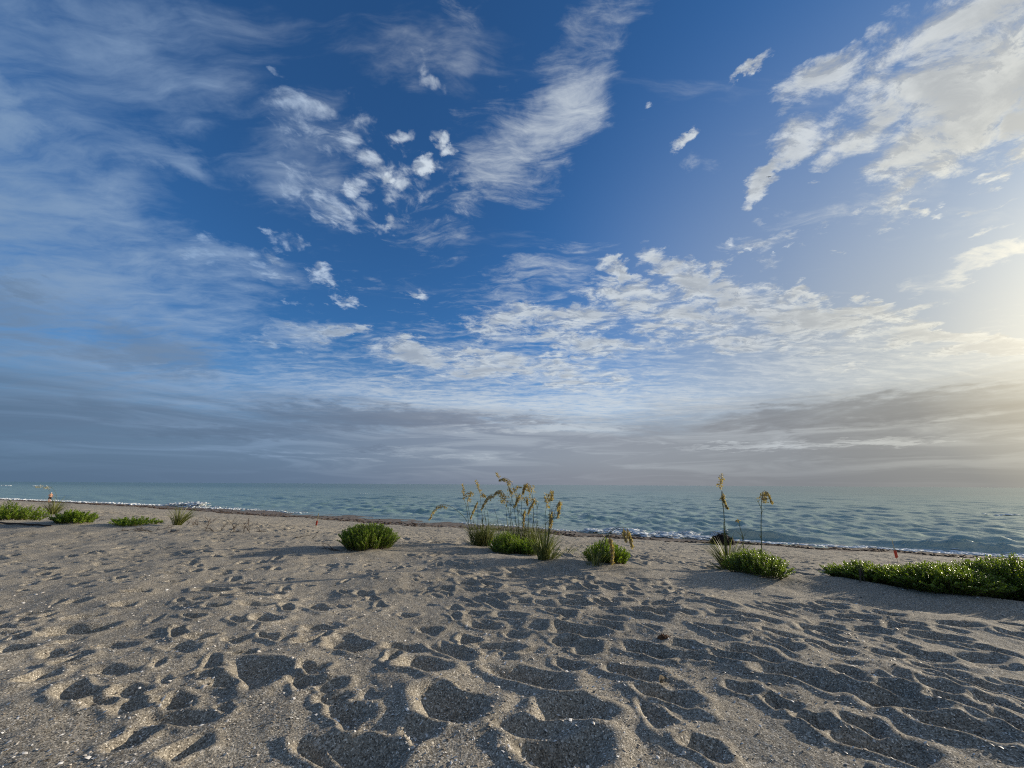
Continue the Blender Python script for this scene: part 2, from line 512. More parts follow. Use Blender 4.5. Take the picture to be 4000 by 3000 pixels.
def plain_mat(name, dark, light, rough=0.8, scale=30.0, spec=0.3, bump=0.0):
    m, gg = new_mat(name)
    co = gg.node('ShaderNodeTexCoord', out=3)
    n = gg.noise(co, scale, 4.0, 0.6, dim='3D')
    t = gg.node('ShaderNodeAttribute', out=2, attribute_name='tint')
    f = gg.m('ADD', gg.m('MULTIPLY', n, 0.6), gg.m('MULTIPLY', t, 0.4))
    c = gg.mix(gg.rng(f, 0.3, 0.7), dark, light)
    nn = None
    if bump:
        nn = gg.node('ShaderNodeBump', {'Strength': bump, 'Distance': 0.01, 'Height': n})
    finish(m, gg, principled(gg, c, rough, spec, nn))
    return m


# ------------------------------------------------------------------ the lie of the land
N_SEA = np.array([0.4512, 0.8924])          # towards the open sea
Z_SEA = CAM_H - 3.6
T_K = np.array([-420, -250, -138, -90, -56, -30, -16, -5, 6.6, 13.5, 40, 120, 400.])
S_K = np.array([-30, 8, 27.1, 31.6, 33.2, 32.8, 31.9, 31.2, 31.4, 32.0, 33.0, 30.0, 0.])


def st(x, y):
    return x * N_SEA[0] + y * N_SEA[1], x * N_SEA[1] - y * N_SEA[0]


def shore(t):
    return np.interp(t, T_K, S_K) + 0.25 * np.sin(t * 0.31) + 0.15 * np.sin(t * 0.83 + 1)


MOUNDS = []                                   # (x, y, rx, ry, angle, height) of sand piled round plants
PLANT_SPOTS = []                              # (x, y, r): no footprints here


def z_base(x, y):
    x = np.asarray(x, float)
    y = np.asarray(y, float)
    s, t = st(x, y)
    s0 = shore(t)
    u = (s - 6.3) / np.maximum(s0 - 6.3, 5)
    k = 0.035
    us = k * np.logaddexp(0, u / k)           # soft knee at the dune edge
    z = Z_SEA * np.where(us < 1, 1 - np.clip(1 - us, 0, 1) ** 1.62, 1 + 0.35 * (us - 1))
    z = z + 0.05 * fbm(x * 0.35, y * 0.35, 3, 3) * smoothstep(1, 4, np.hypot(x, y))
    z = z + np.where(s < 0, 0.02 * np.clip(-s, 0, 60), 0)
    for mx, my, rx, ry, an, h in MOUNDS:
        ca, sa = math.cos(an), math.sin(an)
        a = ((x - mx) * ca + (y - my) * sa) / rx
        b = (-(x - mx) * sa + (y - my) * ca) / ry
        z = z + h * np.exp(-(a * a + b * b))
    return z


def at(px, py):
    """where the line of sight through a picture position meets the sand"""
    d = ray(px, py)
    d = d / np.linalg.norm(d)
    lo, hi = 0.5, None
    k = 0.5
    while k < 400:
        p = d * k
        if p[2] + CAM_H < z_base(p[0], p[1]):
            hi = k
            break
        lo = k
        k *= 1.03
    if hi is None:
        hi = lo
    for _ in range(24):
        mid = (lo + hi) / 2
        p = d * mid
        if p[2] + CAM_H < z_base(p[0], p[1]):
            hi = mid
        else:
            lo = mid
    p = d * hi
    return Vector((p[0], p[1], p[2] + CAM_H))


def on_depth(px, py, y):
    """point seen at that picture position, at distance y ahead"""
    d = ray(px, py)
    p = d * (y / d[1])
    return Vector((p[0], p[1], p[2] + CAM_H))


# plants first decide where sand has piled up (positions as seen, then kept in world units)
def spot(px, py, rx, ry, h, an=0.0):
    p = at(px, py)
    MOUNDS.append((p.x, p.y, rx, ry, an, h))


for a_ in [(1990, 2205, 1.0, 0.42, 0.10, 0.1), (2350, 2225, 0.6, 0.3, 0.07, 0), (2900, 2262, 0.75, 0.36, 0.08, 0), (3340, 2290, 0.6, 0.35, 0.08, 0), (3800, 2360, 1.0, 0.35, 0.07, -0.4),
           (1400, 2155, 0.8, 0.4, 0.05, 0), (280, 2052, 1.2, 0.5, 0.05, 0), (560, 2060, 1.4, 0.5, 0.05, 0), (40, 2045, 1.6, 0.6, 0.05, 0), (1640, 2260, 0.8, 0.4, 0.05, 0.2)]:
    spot(*a_)

for px, py, r in [(1437, 2140, 0.62), (1885, 2135, 0.3), (2010, 2160, 0.55), (2130, 2188, 0.25), (2370, 2205, 0.45), (2950, 2245, 0.6), (3350, 2280, 0.5), (3600, 2320, 0.6), (3850, 2340, 0.6), (290, 2045, 0.8), (530, 2050, 0.9), (690, 2052, 0.5), (60, 2040, 1.0)]:
    p_ = at(px, py)
    PLANT_SPOTS.append((p_.x, p_.y, r))

# polar sheet of sand: fine in front, coarse behind
th = np.concatenate([np.radians(np.linspace(-180, -74, 40, endpoint=False)), np.radians(np.linspace(-74, 74, 860)), np.radians(np.linspace(74, 180, 41))[1:]])
rr = np.concatenate([np.linspace(0.02, 1.35, 26, endpoint=False), np.geomspace(1.35, 60, 1010), np.geomspace(60, 900, 60)[1:]])
TH, RR = np.meshgrid(th, rr)
X, Y = RR * np.sin(TH), RR * np.cos(TH)
Z = z_base(X, Y)
S_, T_ = st(X, Y)
S0_ = shore(T_)
dry = 1 - smoothstep(-4.0, -0.5, S_ - S0_)

# soft unevenness of blown sand
rough_ = smoothstep(1.0, 2.0, RR) * dry
Z += rough_ * (0.050 * fbm(X * 1.5, Y * 1.5, 3, 5) + 0.008 * fbm(X * 5, Y * 5, 3, 9) + 0.003 * fbm(X * 22, Y * 22, 2, 12))

PRINT = np.zeros_like(Z)


def stamp(x, y, ang, L, W, D, rim=0.35, turn=0.0, wipe=0.75):
    """one footprint: half length L, half width W, depth D; ang = heading of the long axis"""
    for mx, my, mr in PLANT_SPOTS:
        if (x - mx) ** 2 + (y - my) ** 2 < (mr + L) ** 2:
            return
    r0, a0 = math.hypot(x, y), math.atan2(x, y)
    e = 1.6 * L
    i0, i1 = np.searchsorted(rr, r0 - e), np.searchsorted(rr, r0 + e)
    da = math.asin(min(0.99, e / r0))
    j0, j1 = np.searchsorted(th, a0 - da), np.searchsorted(th, a0 + da)
    if i1 - i0 < 2 or j1 - j0 < 2:
        return
    ux, uy = X[i0:i1, j0:j1] - x, Y[i0:i1, j0:j1] - y
    ca, sa = math.cos(ang), math.sin(ang)
    a = (ux * ca + uy * sa) / L
    b = (-ux * sa + uy * ca) / W + turn * a * a
    b = b / (1.0 + 0.22 * a - 0.18 * np.cos(a * 3.0))
    ph = x * 3.7 + y * 5.1
    d = np.sqrt(a * a + b * b) * (1 + 0.10 * np.sin(3 * np.arctan2(b, a) + ph) + 0.06 * np.sin(5 * np.arctan2(b, a) + 2 * ph))
    h = -D * (1 - smoothstep(0.25, 1.0, d)) + rim * D * np.exp(-((d - 1.12) / 0.24) ** 2)
    P_ = PRINT[i0:i1, j0:j1]
    # a new print wipes out what was there
    keep = 1 - wipe * (1 - smoothstep(0.75, 1.35, d))
    PRINT[i0:i1, j0:j1] = P_ * keep + h


def zone(x, y):
    """how trampled: the path down to the water runs from the lower right to the middle"""
    return smoothstep(-1.6, 1.0, x + 0.35 * (y - 3.0)) * smoothstep(0.0, 1.0, np.exp(-((y - 3.2) / 3.2) ** 2) * 1.6)


# scattered random prints, near ones
prnd = np.random.default_rng(5)
for _ in range(640):
    r0 = 1.4 * (8.0 / 1.4) ** prnd.random() ** 0.75
    a0 = prnd.uniform(-1.2, 1.2)
    x, y = r0 * math.sin(a0), r0 * math.cos(a0)
    zt = float(zone(x, y))
    if prnd.random() > (0.25 + 0.75 * zt) * (0.12 if r0 < 2.7 else 0.8 if r0 < 4.2 else 1.0):
        continue
    ang = prnd.normal(R(-40), R(24)) if prnd.random() < 0.25 + 0.6 * zt else prnd.uniform(0, math.pi)
    L = prnd.uniform(0.09, 0.17) * (0.75 + 0.3 * zt)
    stamp(x, y, ang, L, L * prnd.uniform(0.42, 0.62), L * prnd.uniform(0.10, 0.22) * (0.65 + 0.4 * zt), prnd.uniform(0.2, 0.5), prnd.uniform(-0.15, 0.15))
# the beach beyond the plants, walked all over
for _ in range(14000):
    s = 6.2 + 23 * prnd.random() ** 1.15
    t = prnd.uniform(-75, 26)
    x, y = s * N_SEA[0] + t * N_SEA[1], s * N_SEA[1] - t * N_SEA[0]
    if y < 1 or abs(math.atan2(x, y)) > R(73) or s > shore(t) - 3:
        continue
    L = prnd.uniform(0.10, 0.21)
    stamp(x, y, prnd.uniform(0, math.pi), L, L * prnd.uniform(0.4, 0.7), L * prnd.uniform(0.20, 0.36), 0.4)
# small crisp prints and dimples all over the upper beach
for _ in range(2800):
    x, y = prnd.uniform(-13, 9), 2.0 + 8.8 * prnd.random() ** 0.9
    if y < 4.2 and x > -1.0 and prnd.random() < 0.75:
        continue
    s, t = st(x, y)
    if s > 7 or abs(math.atan2(x, y)) > R(72):
        continue
    L = prnd.uniform(0.05, 0.13)
    stamp(x, y, prnd.normal(R(-15), R(38)), L, L * prnd.uniform(0.4, 0.65), L * prnd.uniform(0.16, 0.32), 0.3)

# the deep prints nearest the lens: (ends of the long axis in the picture, width share, depth share)
A6 = [((200, 440), (640, 415), .62, 1.0), ((330, 790), (500, 880), .55, 1.1), ((470, 890), (700, 850), .42, .9), ((800, 960), (1290, 960), .45, .9), ((600, 1190), (900, 1010), .4, .8), ((930, 1230), (1260, 1070), .5, 1.0),
      ((1430, 610), (1720, 730), .6, .9), ((1810, 640), (1990, 660), .7, .9), ((1930, 830), (2110, 850), .7, .9), ((1820, 1080), (2200, 1200), .6, 1.1), ((1830, 395), (2080, 400), .45, 1.0), ((2030, 450), (2212, 510), .6, 1.0),
      ((1140, 470), (1260, 480), .7, .9), ((1350, 480), (1500, 485), .5, .7), ((680, 265), (805, 260), .7, .9), ((1005, 130), (1100, 125), .8, 1.0), ((1170, 165), (1370, 180), .5, 1.0), ((1440, 265), (1650, 265), .5, .8),
      ((1850, 240), (2030, 275), .6, .8), ((1540, 330), (1680, 365), .7, .8), ((660, 800), (840, 820), .6, .8), ((980, 820), (1120, 880), .6, .8), ((190, 45), (330, 45), .6, 1.0), ((410, 85), (530, 85), .6, .8), ((1320, 65), (1410, 65), .7, .9),
      ((-60, 540), (150, 560), .6, .9), ((230, 570), (370, 570), .6, .8), ((510, 680), (780, 700), .5, .7), ((1450, 190), (1640, 205), .4, .8), ((330, 640), (470, 600), .5, .9), ((400, 255), (500, 250), .5, .7), ((540, 530), (800, 530), .4, .6), ((1660, 215), (1820, 215), .5, .6), ((40, 800), (330, 690), .35, .8)]
A7 = [((960, 620), (1480, 780), .52, 1.1), ((390, 600), (690, 660), .75, 1.05), ((470, 810), (900, 970), .68, 1.1), ((1190, 920), (1700, 960), .6, 1.1), ((1040, 1120), (1700, 1240), .62, 1.1), ((1650, 650), (2040, 730), .6, 1.05), ((1750, 500), (2090, 590), .5, 1.05),
      ((1310, 385), (1650, 445), .5, 1.0), ((1300, 290), (1490, 335), .55, 1.0), ((1575, 245), (1750, 275), .6, 1.0), ((1850, 800), (2250, 880), .55, 1.05), ((950, 1010), (1490, 1060), .36, .9), ((590, 480), (870, 560), .5, .9), ((860, 480), (1170, 505), .45, .8),
      ((270, 490), (550, 510), .5, .9), ((-80, 480), (200, 520), .55, .9), ((-40, 1090), (420, 1240), .5, 1.0), ((-60, 880), (190, 980), .6, .9), ((800, 350), (1020, 378), .42, .8), ((770, 420), (860, 470), .9, .9), ((1600, 375), (1770, 425), .6, .9),
      ((1900, 880), (2050, 1080), .55, .9), ((1350, 570), (1530, 640), .6, .7), ((400, 1010), (600, 1090), .5, .7), ((390, 290), (500, 310), .6, .8), ((130, 175), (210, 180), .7, .8), ((500, 380), (660, 400), .6, .6), ((1040, 400), (1180, 440), .5, .6), ((1360, 470), (1450, 480), .7, .7), ((1460, 520), (1640, 530), .5, .7),
      ((620, 145), (740, 150), .6, .9), ((760, 120), (890, 125), .7, .9), ((900, 145), (1030, 145), .6, .8), ((1030, 60), (1190, 60), .6, .9), ((1060, 185), (1180, 195), .6, .8), ((1250, 180), (1390, 200), .7, .9), ((1410, 215), (1560, 225), .6, .9), ((1110, 240), (1210, 240), .7, .8), ((1680, 225), (1840, 245), .6, .8), ((1130, 90), (1300, 100), .5, .8), ((1400, 150), (1580, 165), .5, .8), ((1620, 160), (1760, 170), .6, .8), ((1780, 195), (1900, 200), .6, .8), ((1820, 320), (2160, 340), .5, 1.0), ((1930, 260), (2100, 265), .6, .8), ((1960, 180), (2060, 190), .6, .8)]
A8 = [((500, 650), (1200, 850), .5, 1.1), ((330, 560), (720, 650), .55, 1.0), ((600, 520), (860, 600), .5, .9), ((820, 520), (1200, 600), .4, .95), ((1400, 960), (2210, 1160), .5, 1.15), ((1130, 870), (1700, 940), .5, 1.0), ((920, 1090), (1720, 1260), .45, 1.1), ((780, 970), (1010, 1060), .6, 1.0),
      ((1090, 1020), (1350, 1080), .6, 1.0), ((630, 870), (750, 930), .8, .9), ((1490, 650), (1900, 740), .5, 1.0), ((1740, 730), (2300, 860), .42, 1.0), ((1380, 540), (1790, 630), .5, 1.0), ((1240, 560), (1450, 620), .5, .9), ((1310, 470), (1560, 540), .6, .9), ((1500, 450), (1900, 500), .4, .9), ((550, 290), (830, 345), .5, 1.0),
      ((560, 450), (870, 500), .5, .9), ((890, 240), (1130, 275), .5, .95), ((630, 250), (850, 285), .5, .9), ((0, 330), (190, 360), .6, .9), ((150, 245), (440, 305), .5, 1.0), ((780, 400), (1060, 430), .4, .9), ((900, 370), (1110, 415), .5, .9), ((100, 1130), (350, 1240), .6, 1.0), ((1030, 335), (1330, 365), .45, .9), ((1250, 310), (1480, 355), .5, .9),
      ((2050, 1000), (2260, 1090), .5, 1.0), ((1890, 890), (2160, 940), .5, .9), ((1480, 300), (1740, 335), .45, .9), ((1640, 390), (2010, 415), .4, .8), ((1830, 515), (2230, 605), .4, 1.0), ((600, 190), (770, 225), .5, .9), ((70, 190), (230, 205), .6, .9), ((220, 440), (500, 505), .45, .9), ((0, 510), (210, 555), .5, .9), ((1120, 410), (1380, 440), .4, .8), ((400, 355), (720, 405), .4, .9), ((350, 780), (560, 820), .6, .7), ((1330, 810), (1500, 860), .5, .8), ((1690, 890), (1810, 920), .6, .8), ((1020, 190), (1500, 240), .25, .8), ((2040, 380), (2240, 405), .5, .8), ((1030, 700), (1230, 780), .5, .8), ((1660, 750), (1790, 780), .6, .7), ((2050, 450), (2260, 480), .5, .9)]
for off, lst in (((0, 2200), A6), ((1300, 2200), A7), ((2600, 2200), A8)):
    right = off[0] > 2000
    for p0, p1, wf, df in lst:
        q = []
        for c in (p0, p1):
            d = ray(off[0] + 0.633 * c[0], off[1] + 0.633 * c[1])
            k = CAM_H / -d[2]
            q.append((d[0] * k, d[1] * k))
        dx_, dy_ = q[1][0] - q[0][0], q[1][1] - q[0][1]
        L = 0.5 * math.hypot(dx_, dy_) * 1.02
        W = min(max(L * wf, 0.075), 0.112 if right else 0.155)
        # the dark of a print hugs its sunward wall: shift the bowl a little towards the light
        stamp((q[0][0] + q[1][0]) / 2 + 0.02, (q[0][1] + q[1][1]) / 2 + 0.01, math.atan2(dy_, dx_), max(L, 0.09), W, df * min(0.046 if right else 0.070, 0.54 * W), 0.24, 0.0, 0.95)

PRINT = np.clip(PRINT, -0.13, 0.07)
Z += PRINT * dry
# crisp little ridges where dry sand slid
Z += rough_ * 0.0035 * np.abs(fbm(X * 14 + 3 * Y, Y * 14, 2, 21))
# drop under the centre of the sheet
wet = np.zeros_like(Z)
W_T = np.interp(T_, [-140, -80, -56, -38, -22, -8, 2, 40], [3.5, 4.5, 7, 7, 5.5, 3.2, 2.2, 2.0])
dS = S_ - S0_
wet = smoothstep(-1.0, -0.8, dS / np.maximum(W_T + 1.6 * fbm(X * 0.5, Y * 0.5, 3, 31), 0.8))

nr, nt = Z.shape
V = np.stack([X, Y, Z], -1).reshape(-1, 3)
idx = np.arange(nr * nt).reshape(nr, nt)
F = np.stack([idx[:-1, :-1], idx[:-1, 1:], idx[1:, 1:], idx[1:, :-1]], -1).reshape(-1, 4)[:, ::-1]


def ground_z(x, y):
    i = int(np.clip(np.searchsorted(rr, math.hypot(x, y)), 1, nr - 1))
    j = int(np.clip(np.searchsorted(th, math.atan2(x, y)), 1, nt - 1))
    return float(Z[i - 1:i + 1, j - 1:j + 1].mean())


# sand: coarse grey shell sand
m_sand, gg = new_mat('shell_sand')
pos = gg.node('ShaderNodeNewGeometry', out=0)
cell = gg.node('ShaderNodeTexVoronoi', {'Vector': pos, 'Scale': 210.0, 'Randomness': 1.0}, out=1, feature='F1', voronoi_dimensions='3D')
cs = gg.node('ShaderNodeSeparateColor', {0: cell})
cell2 = gg.node('ShaderNodeTexVoronoi', {'Vector': pos, 'Scale': 90.0, 'Randomness': 1.0}, out=1, feature='F1', voronoi_dimensions='3D')
cs2 = gg.node('ShaderNodeSeparateColor', {0: cell2})
patch = gg.noise(pos, 1.1, 4.0, 0.55, dim='3D')
grain = gg.ramp(cs, [(0.0, (0.075, 0.066, 0.052)), (0.16, (0.160, 0.140, 0.110)), (0.5, (0.262, 0.232, 0.184)), (0.82, (0.345, 0.308, 0.246)), (0.93, (0.46, 0.415, 0.34)), (1.0, (0.74, 0.68, 0.57))])
grain = gg.mix(gg.m('MULTIPLY', gg.m('GREATER_THAN', cs2, gg.rng(patch, 0.35, 0.65, 0.985, 0.93)), 0.45), grain, (0.58, 0.53, 0.45))
tone = gg.rng(gg.noise(pos, 0.7, 3.0, 0.5, dim='3D'), 0.3, 0.7, 0.88, 1.12, False)
grain = gg.v('SCALE', grain, tone)
wt_ = gg.node('ShaderNodeAttribute', out=2, attribute_name='wet')
wetc = gg.mix(gg.rng(gg.noise(pos, 1.6, 5.0, 0.65, dim='3D'), 0.35, 0.65), (0.13, 0.098, 0.068), (0.21, 0.165, 0.12))
sandc = gg.mix(wt_, grain, wetc)
hgt = gg.m('ADD', gg.m('MULTIPLY', cs, 0.5), gg.m('MULTIPLY', gg.noise(pos, 120.0, 3.0, 0.6, dim='3D'), 0.9))
bmp = gg.node('ShaderNodeBump', {'Strength': 0.7, 'Distance': 0.007, 'Height': hgt})
finish(m_sand, gg, principled(gg, sandc, gg.rng(wt_, 0.0, 1.0, 0.9, 0.62, False), 0.2, bmp))
sand = mesh_np('sand', V, F, m_sand, smooth=True, attrs={'wet': wet})
tag(sand, kind='structure')

# ------------------------------------------------------------------ sea
wth = np.radians(np.linspace(-100, 100, 470))
wr = np.concatenate([np.geomspace(12, 260, 560), np.geomspace(260, 40000, 70)[1:]])
WT, WR = np.meshgrid(wth, wr)
WX, WY = WR * np.sin(WT), WR * np.cos(WT)
ws, wtt = st(WX, WY)
wd = ws - shore(wtt)
cellsz = WR * 0.0072
wrnd = np.random.default_rng(3)
WZ = np.zeros_like(WX)
sea_in = smoothstep(0.3, 9, wd)
for k in range(46):
    lam = 0.7 * (13 / 0.7) ** wrnd.random()
    ang = wrnd.normal(0, R(34) if lam < 4 else R(14))
    kx = -(N_SEA[0] * math.cos(ang) - N_SEA[1] * math.sin(ang)) * 2 * math.pi / lam
    ky = -(N_SEA[1] * math.cos(ang) + N_SEA[0] * math.sin(ang)) * 2 * math.pi / lam
    ph = kx * WX + ky * WY + wrnd.uniform(0, 6.28) + 1.8 * fbm(WX / (lam * 4), WY / (lam * 4), 1, 40 + k)
    amp = 0.0205 * lam ** (0.8 if lam < 2.0 else 0.12)
    res = smoothstep(2.0, 4.0, lam / cellsz)
    WZ += res * amp * (np.sin(ph) + 0.28 * np.sin(2 * ph + 1.57))
WZ *= 0.15 + 0.85 * sea_in
# small shore break
env = smoothstep(-11, -1, wtt) * (1 - 0.45 * smoothstep(8, 22, wtt)) * (0.8 + 0.5 * np.sin(wtt * 0.55 + 0.6)) + 0.5 * np.exp(-((wtt + 70) / 8) ** 2) + 0.35 * np.exp(-((wtt + 31) / 9) ** 2)
crest = 2.3 + 0.5 * np.sin(wtt * 0.21) + 0.35 * fbm(wtt * 0.5, wtt * 0.1, 2, 71)
q_ = wd - crest
prof = np.where(q_ < 0, np.exp(-(q_ / 0.42) ** 2), np.exp(-(q_ / 1.3) ** 2))
WZ += 0.46 * env * prof * (1 + 0.5 * fbm(WX * 1.5, WY * 1.5, 3, 77))
crest2 = 8.5 + 1.3 * fbm(wtt * 0.12, wtt * 0.0 + 3, 2, 81) * 2
env2 = np.clip(0.35 + 1.3 * fbm(wtt * 0.16, wtt * 0.03, 2, 83), 0, 1)
q2 = wd - crest2
WZ += 0.20 * env2 * np.where(q2 < 0, np.exp(-(q2 / 0.8) ** 2), np.exp(-(q2 / 2.2) ** 2))
WZ += Z_SEA - 0.02
n2, m2 = WZ.shape
Vw = np.stack([WX, WY, WZ], -1).reshape(-1, 3)
idw = np.arange(n2 * m2).reshape(n2, m2)
Fw = np.stack([idw[:-1, :-1], idw[:-1, 1:], idw[1:, 1:], idw[1:, :-1]], -1).reshape(-1, 4)[:, ::-1]
shallow = 1 - smoothstep(0, 9, wd)
m_sea, gg = new_mat('sea_water')
pos = gg.node('ShaderNodeNewGeometry', out=0)
sh_ = gg.node('ShaderNodeAttribute', out=2, attribute_name='shallow')
psea = gg.node('ShaderNodeMapping', {'Vector': pos, 'Rotation': (0, 0, R(-26.8)), 'Scale': (0.45, 1.0, 1.0)}, vector_type='POINT')
w1 = gg.noise(psea, 2.2, 5.0, 0.62, 0.5, dim='3D')
w2 = gg.noise(psea, 0.62, 4.0, 0.6, 0.5, dim='3D')
w3 = gg.noise(psea, 0.20, 3.0, 0.6, 0.4, dim='3D')
hh = gg.m('ADD', gg.m('MULTIPLY', w1, 0.30), gg.m('ADD', gg.m('MULTIPLY', w2, 0.55), gg.m('MULTIPLY', w3, 0.45)))
bm = gg.node('ShaderNodeBump', {'Strength': 1.0, 'Distance': 0.26, 'Height': hh})
drift = gg.noise(psea, 0.045, 4.0, 0.55, 0.6, dim='3D')
body = gg.mix(gg.rng(drift, 0.36, 0.64), (0.028, 0.085, 0.064), (0.048, 0.122, 0.088))
body = gg.mix(gg.node('ShaderNodeAttribute', out=2, attribute_name='near_shore'), body, (0.195, 0.285, 0.210))
body = gg.mix(gg.m('MULTIPLY', sh_, 0.8), body, (0.15, 0.21, 0.165))
finish(m_sea, gg, principled(gg, body, 0.28, 1.0, bm, IOR=1.9, **{'Specular Tint': (0.98, 1.0, 0.90)}))
sea = mesh_np('sea', Vw, Fw, m_sea, smooth=True, attrs={'shallow': shallow, 'near_shore': 1 - smoothstep(5, 330, wd)})
tag(sea, kind='structure')


def sea_z(x, y):
    i = int(np.clip(np.searchsorted(wr, math.hypot(x, y)), 1, n2 - 1))
    j = int(np.clip(np.searchsorted(wth, math.atan2(x, y)), 1, m2 - 1))
    return float(WZ[i - 1:i + 1, j - 1:j + 1].max())


ICO_V = np.array([(0, 0, 1), (0.894, 0, 0.447), (0.276, 0.851, 0.447), (-0.724, 0.526, 0.447), (-0.724, -0.526, 0.447), (0.276, -0.851, 0.447), (0.724, 0.526, -0.447), (-0.276, 0.851, -0.447), (-0.894, 0, -0.447), (-0.276, -0.851, -0.447), (0.724, -0.526, -0.447), (0, 0, -1)])
ICO_F = np.array([(0, 1, 2), (0, 2, 3), (0, 3, 4), (0, 4, 5), (0, 5, 1), (1, 6, 2), (2, 7, 3), (3, 8, 4), (4, 9, 5), (5, 10, 1), (6, 7, 2), (7, 8, 3), (8, 9, 4), (9, 10, 5), (10, 6, 1), (6, 11, 7), (7, 11, 8), (8, 11, 9), (9, 11, 10), (10, 11, 6)])


def lumps(name, items, mat, seed=1, smooth=True, parent=None, origin=None):
    """many small irregular lumps as one mesh; items (x, y, z, a, b, c, heading, tint)"""
    it = np.array(items, float)
    r = np.random.default_rng(seed)
    n = len(it)
    base = ICO_V[None] * (1 + 0.30 * (r.random((n, 12, 1)) - 0.5) * 2)
    loc = base * it[:, None, 3:6]
    c, s = np.cos(it[:, 6])[:, None], np.sin(it[:, 6])[:, None]
    x = loc[..., 0] * c - loc[..., 1] * s + it[:, None, 0]
    y = loc[..., 0] * s + loc[..., 1] * c + it[:, None, 1]
    z = loc[..., 2] + it[:, None, 2]
    Vv = np.stack([x, y, z], -1).reshape(-1, 3)
    if origin is not None:
        Vv = Vv - np.array(origin)
    Ff = (ICO_F[None] + 12 * np.arange(n)[:, None, None]).reshape(-1, 3)
    o = mesh_np(name, Vv, Ff, mat, parent, smooth, tint=np.repeat(it[:, 7], 20))
    if origin is not None:
        o.location = origin
    return o


# white water along the edge
m_foam, gg = new_mat('sea_foam')
t_ = gg.node('ShaderNodeAttribute', out=2, attribute_name='tint')
finish(m_foam, gg, principled(gg, gg.mix(t_, (0.50, 0.55, 0.57), (0.84, 0.86, 0.86)), 0.75, 0.3))
frnd = np.random.default_rng(17)
items = []


def foam_run(t0, t1, n, d_mu, d_sd, size, lift=0.0, follow=None):
    for _ in range(n):
        t = frnd.uniform(t0, t1)
        dm = d_mu if follow is None else follow(t)
        d = dm + frnd.normal(0, d_sd) + 0.25 * math.sin(t * 1.7) + 0.2 * math.sin(t * 3.1 + 1)
        s = float(shore(t)) + d
        x, y = s * N_SEA[0] + t * N_SEA[1], s * N_SEA[1] - t * N_SEA[0]
        z = max(sea_z(x, y), float(z_base(x, y)))
        a = size * frnd.uniform(0.4, 1.3)
        items.append((x, y, z + lift * frnd.random(), a * 2.4, a, a * 0.30, frnd.normal(R(-26.8), 0.25), frnd.random()))


foam_run(-150, -84, 3600, 0.6, 0.42, 0.15, 0.06)
foam_run(-84, -58, 1500, 0.6, 0.35, 0.11, 0.06)
foam_run(-79, -70, 420, 1.3, 0.5, 0.18, 0.45)
foam_run(-58, -46, 120, 0.5, 0.3, 0.10, 0.05)
foam_run(-22, -9, 420, 0.35, 0.18, 0.07, 0.02)
foam_run(-9.5, 0.3, 1700, 0.95, 0.42, 0.10, 0.16)
foam_run(-5, 0.5, 420, 1.7, 0.2, 0.09, 0.06)
foam_run(-3, 46, 3000, 0.55, 0.25, 0.075, 0.03)
foam_run(10, 46, 1200, 1.1, 0.35, 0.08, 0.04)
for px, py, n, wx in [(23, 1897, 26, 9), (152, 1898, 34, 10), (1420, 1926, 12, 3), (2900, 2050, 8, 0.8), (3930, 2010, 30, 2.0)]:
    d = ray(px, py)
    k = (CAM_H - Z_SEA - 0.1) / -d[2]
    for _ in range(n):
        x = d[0] * k + frnd.normal(0, wx * 0.5)
        y = d[1] * k + frnd.normal(0, wx * 0.12) - (x - d[0] * k) * 0.4
        a = wx * 0.07 * frnd.uniform(0.5, 1.3)
        items.append((x, y, sea_z(x, y) + 0.05, a * 2, a, a * 0.4, R(-26), frnd.random()))
tag(lumps('surf_foam', items, m_foam, 2), kind='stuff')

# seaweed washed up along the edge
m_weed = plain_mat('seaweed', (0.018, 0.011, 0.007), (0.085, 0.047, 0.024), 0.75, 18.0)
items = []
for _ in range(5200):
    t = frnd.uniform(-120, 40)
    w = float(np.interp(t, [-140, -80, -56, -38, -22, -8, 2, 40], [3.5, 4.5, 6.6, 6.6, 5.2, 2.8, 1.5, 1.3]))
    band = frnd.random()
    d = -w * (frnd.normal(0.95, 0.06) if band < 0.6 else (frnd.normal(0.70, 0.10) if band < 0.85 else frnd.uniform(0.2, 1.05)))
    d += 0.3 * math.sin(t * 0.9) + 0.25 * math.sin(t * 2.3)
    if math.sin(t * 0.37) + math.sin(t * 1.13 + 2) < -0.9 and frnd.random() < 0.7:
        continue
    s = float(shore(t)) + d
    x, y = s * N_SEA[0] + t * N_SEA[1], s * N_SEA[1] - t * N_SEA[0]
    if y < 2:
        continue
    a = frnd.uniform(0.05, 0.17)
    items.append((x, y, ground_z(x, y) + 0.006, a * 1.5, a * 0.5, frnd.uniform(0.012, 0.045), frnd.normal(R(-26.8), 0.6), frnd.random()))
tag(lumps('seaweed_wrack', items, m_weed, 3), kind='stuff')

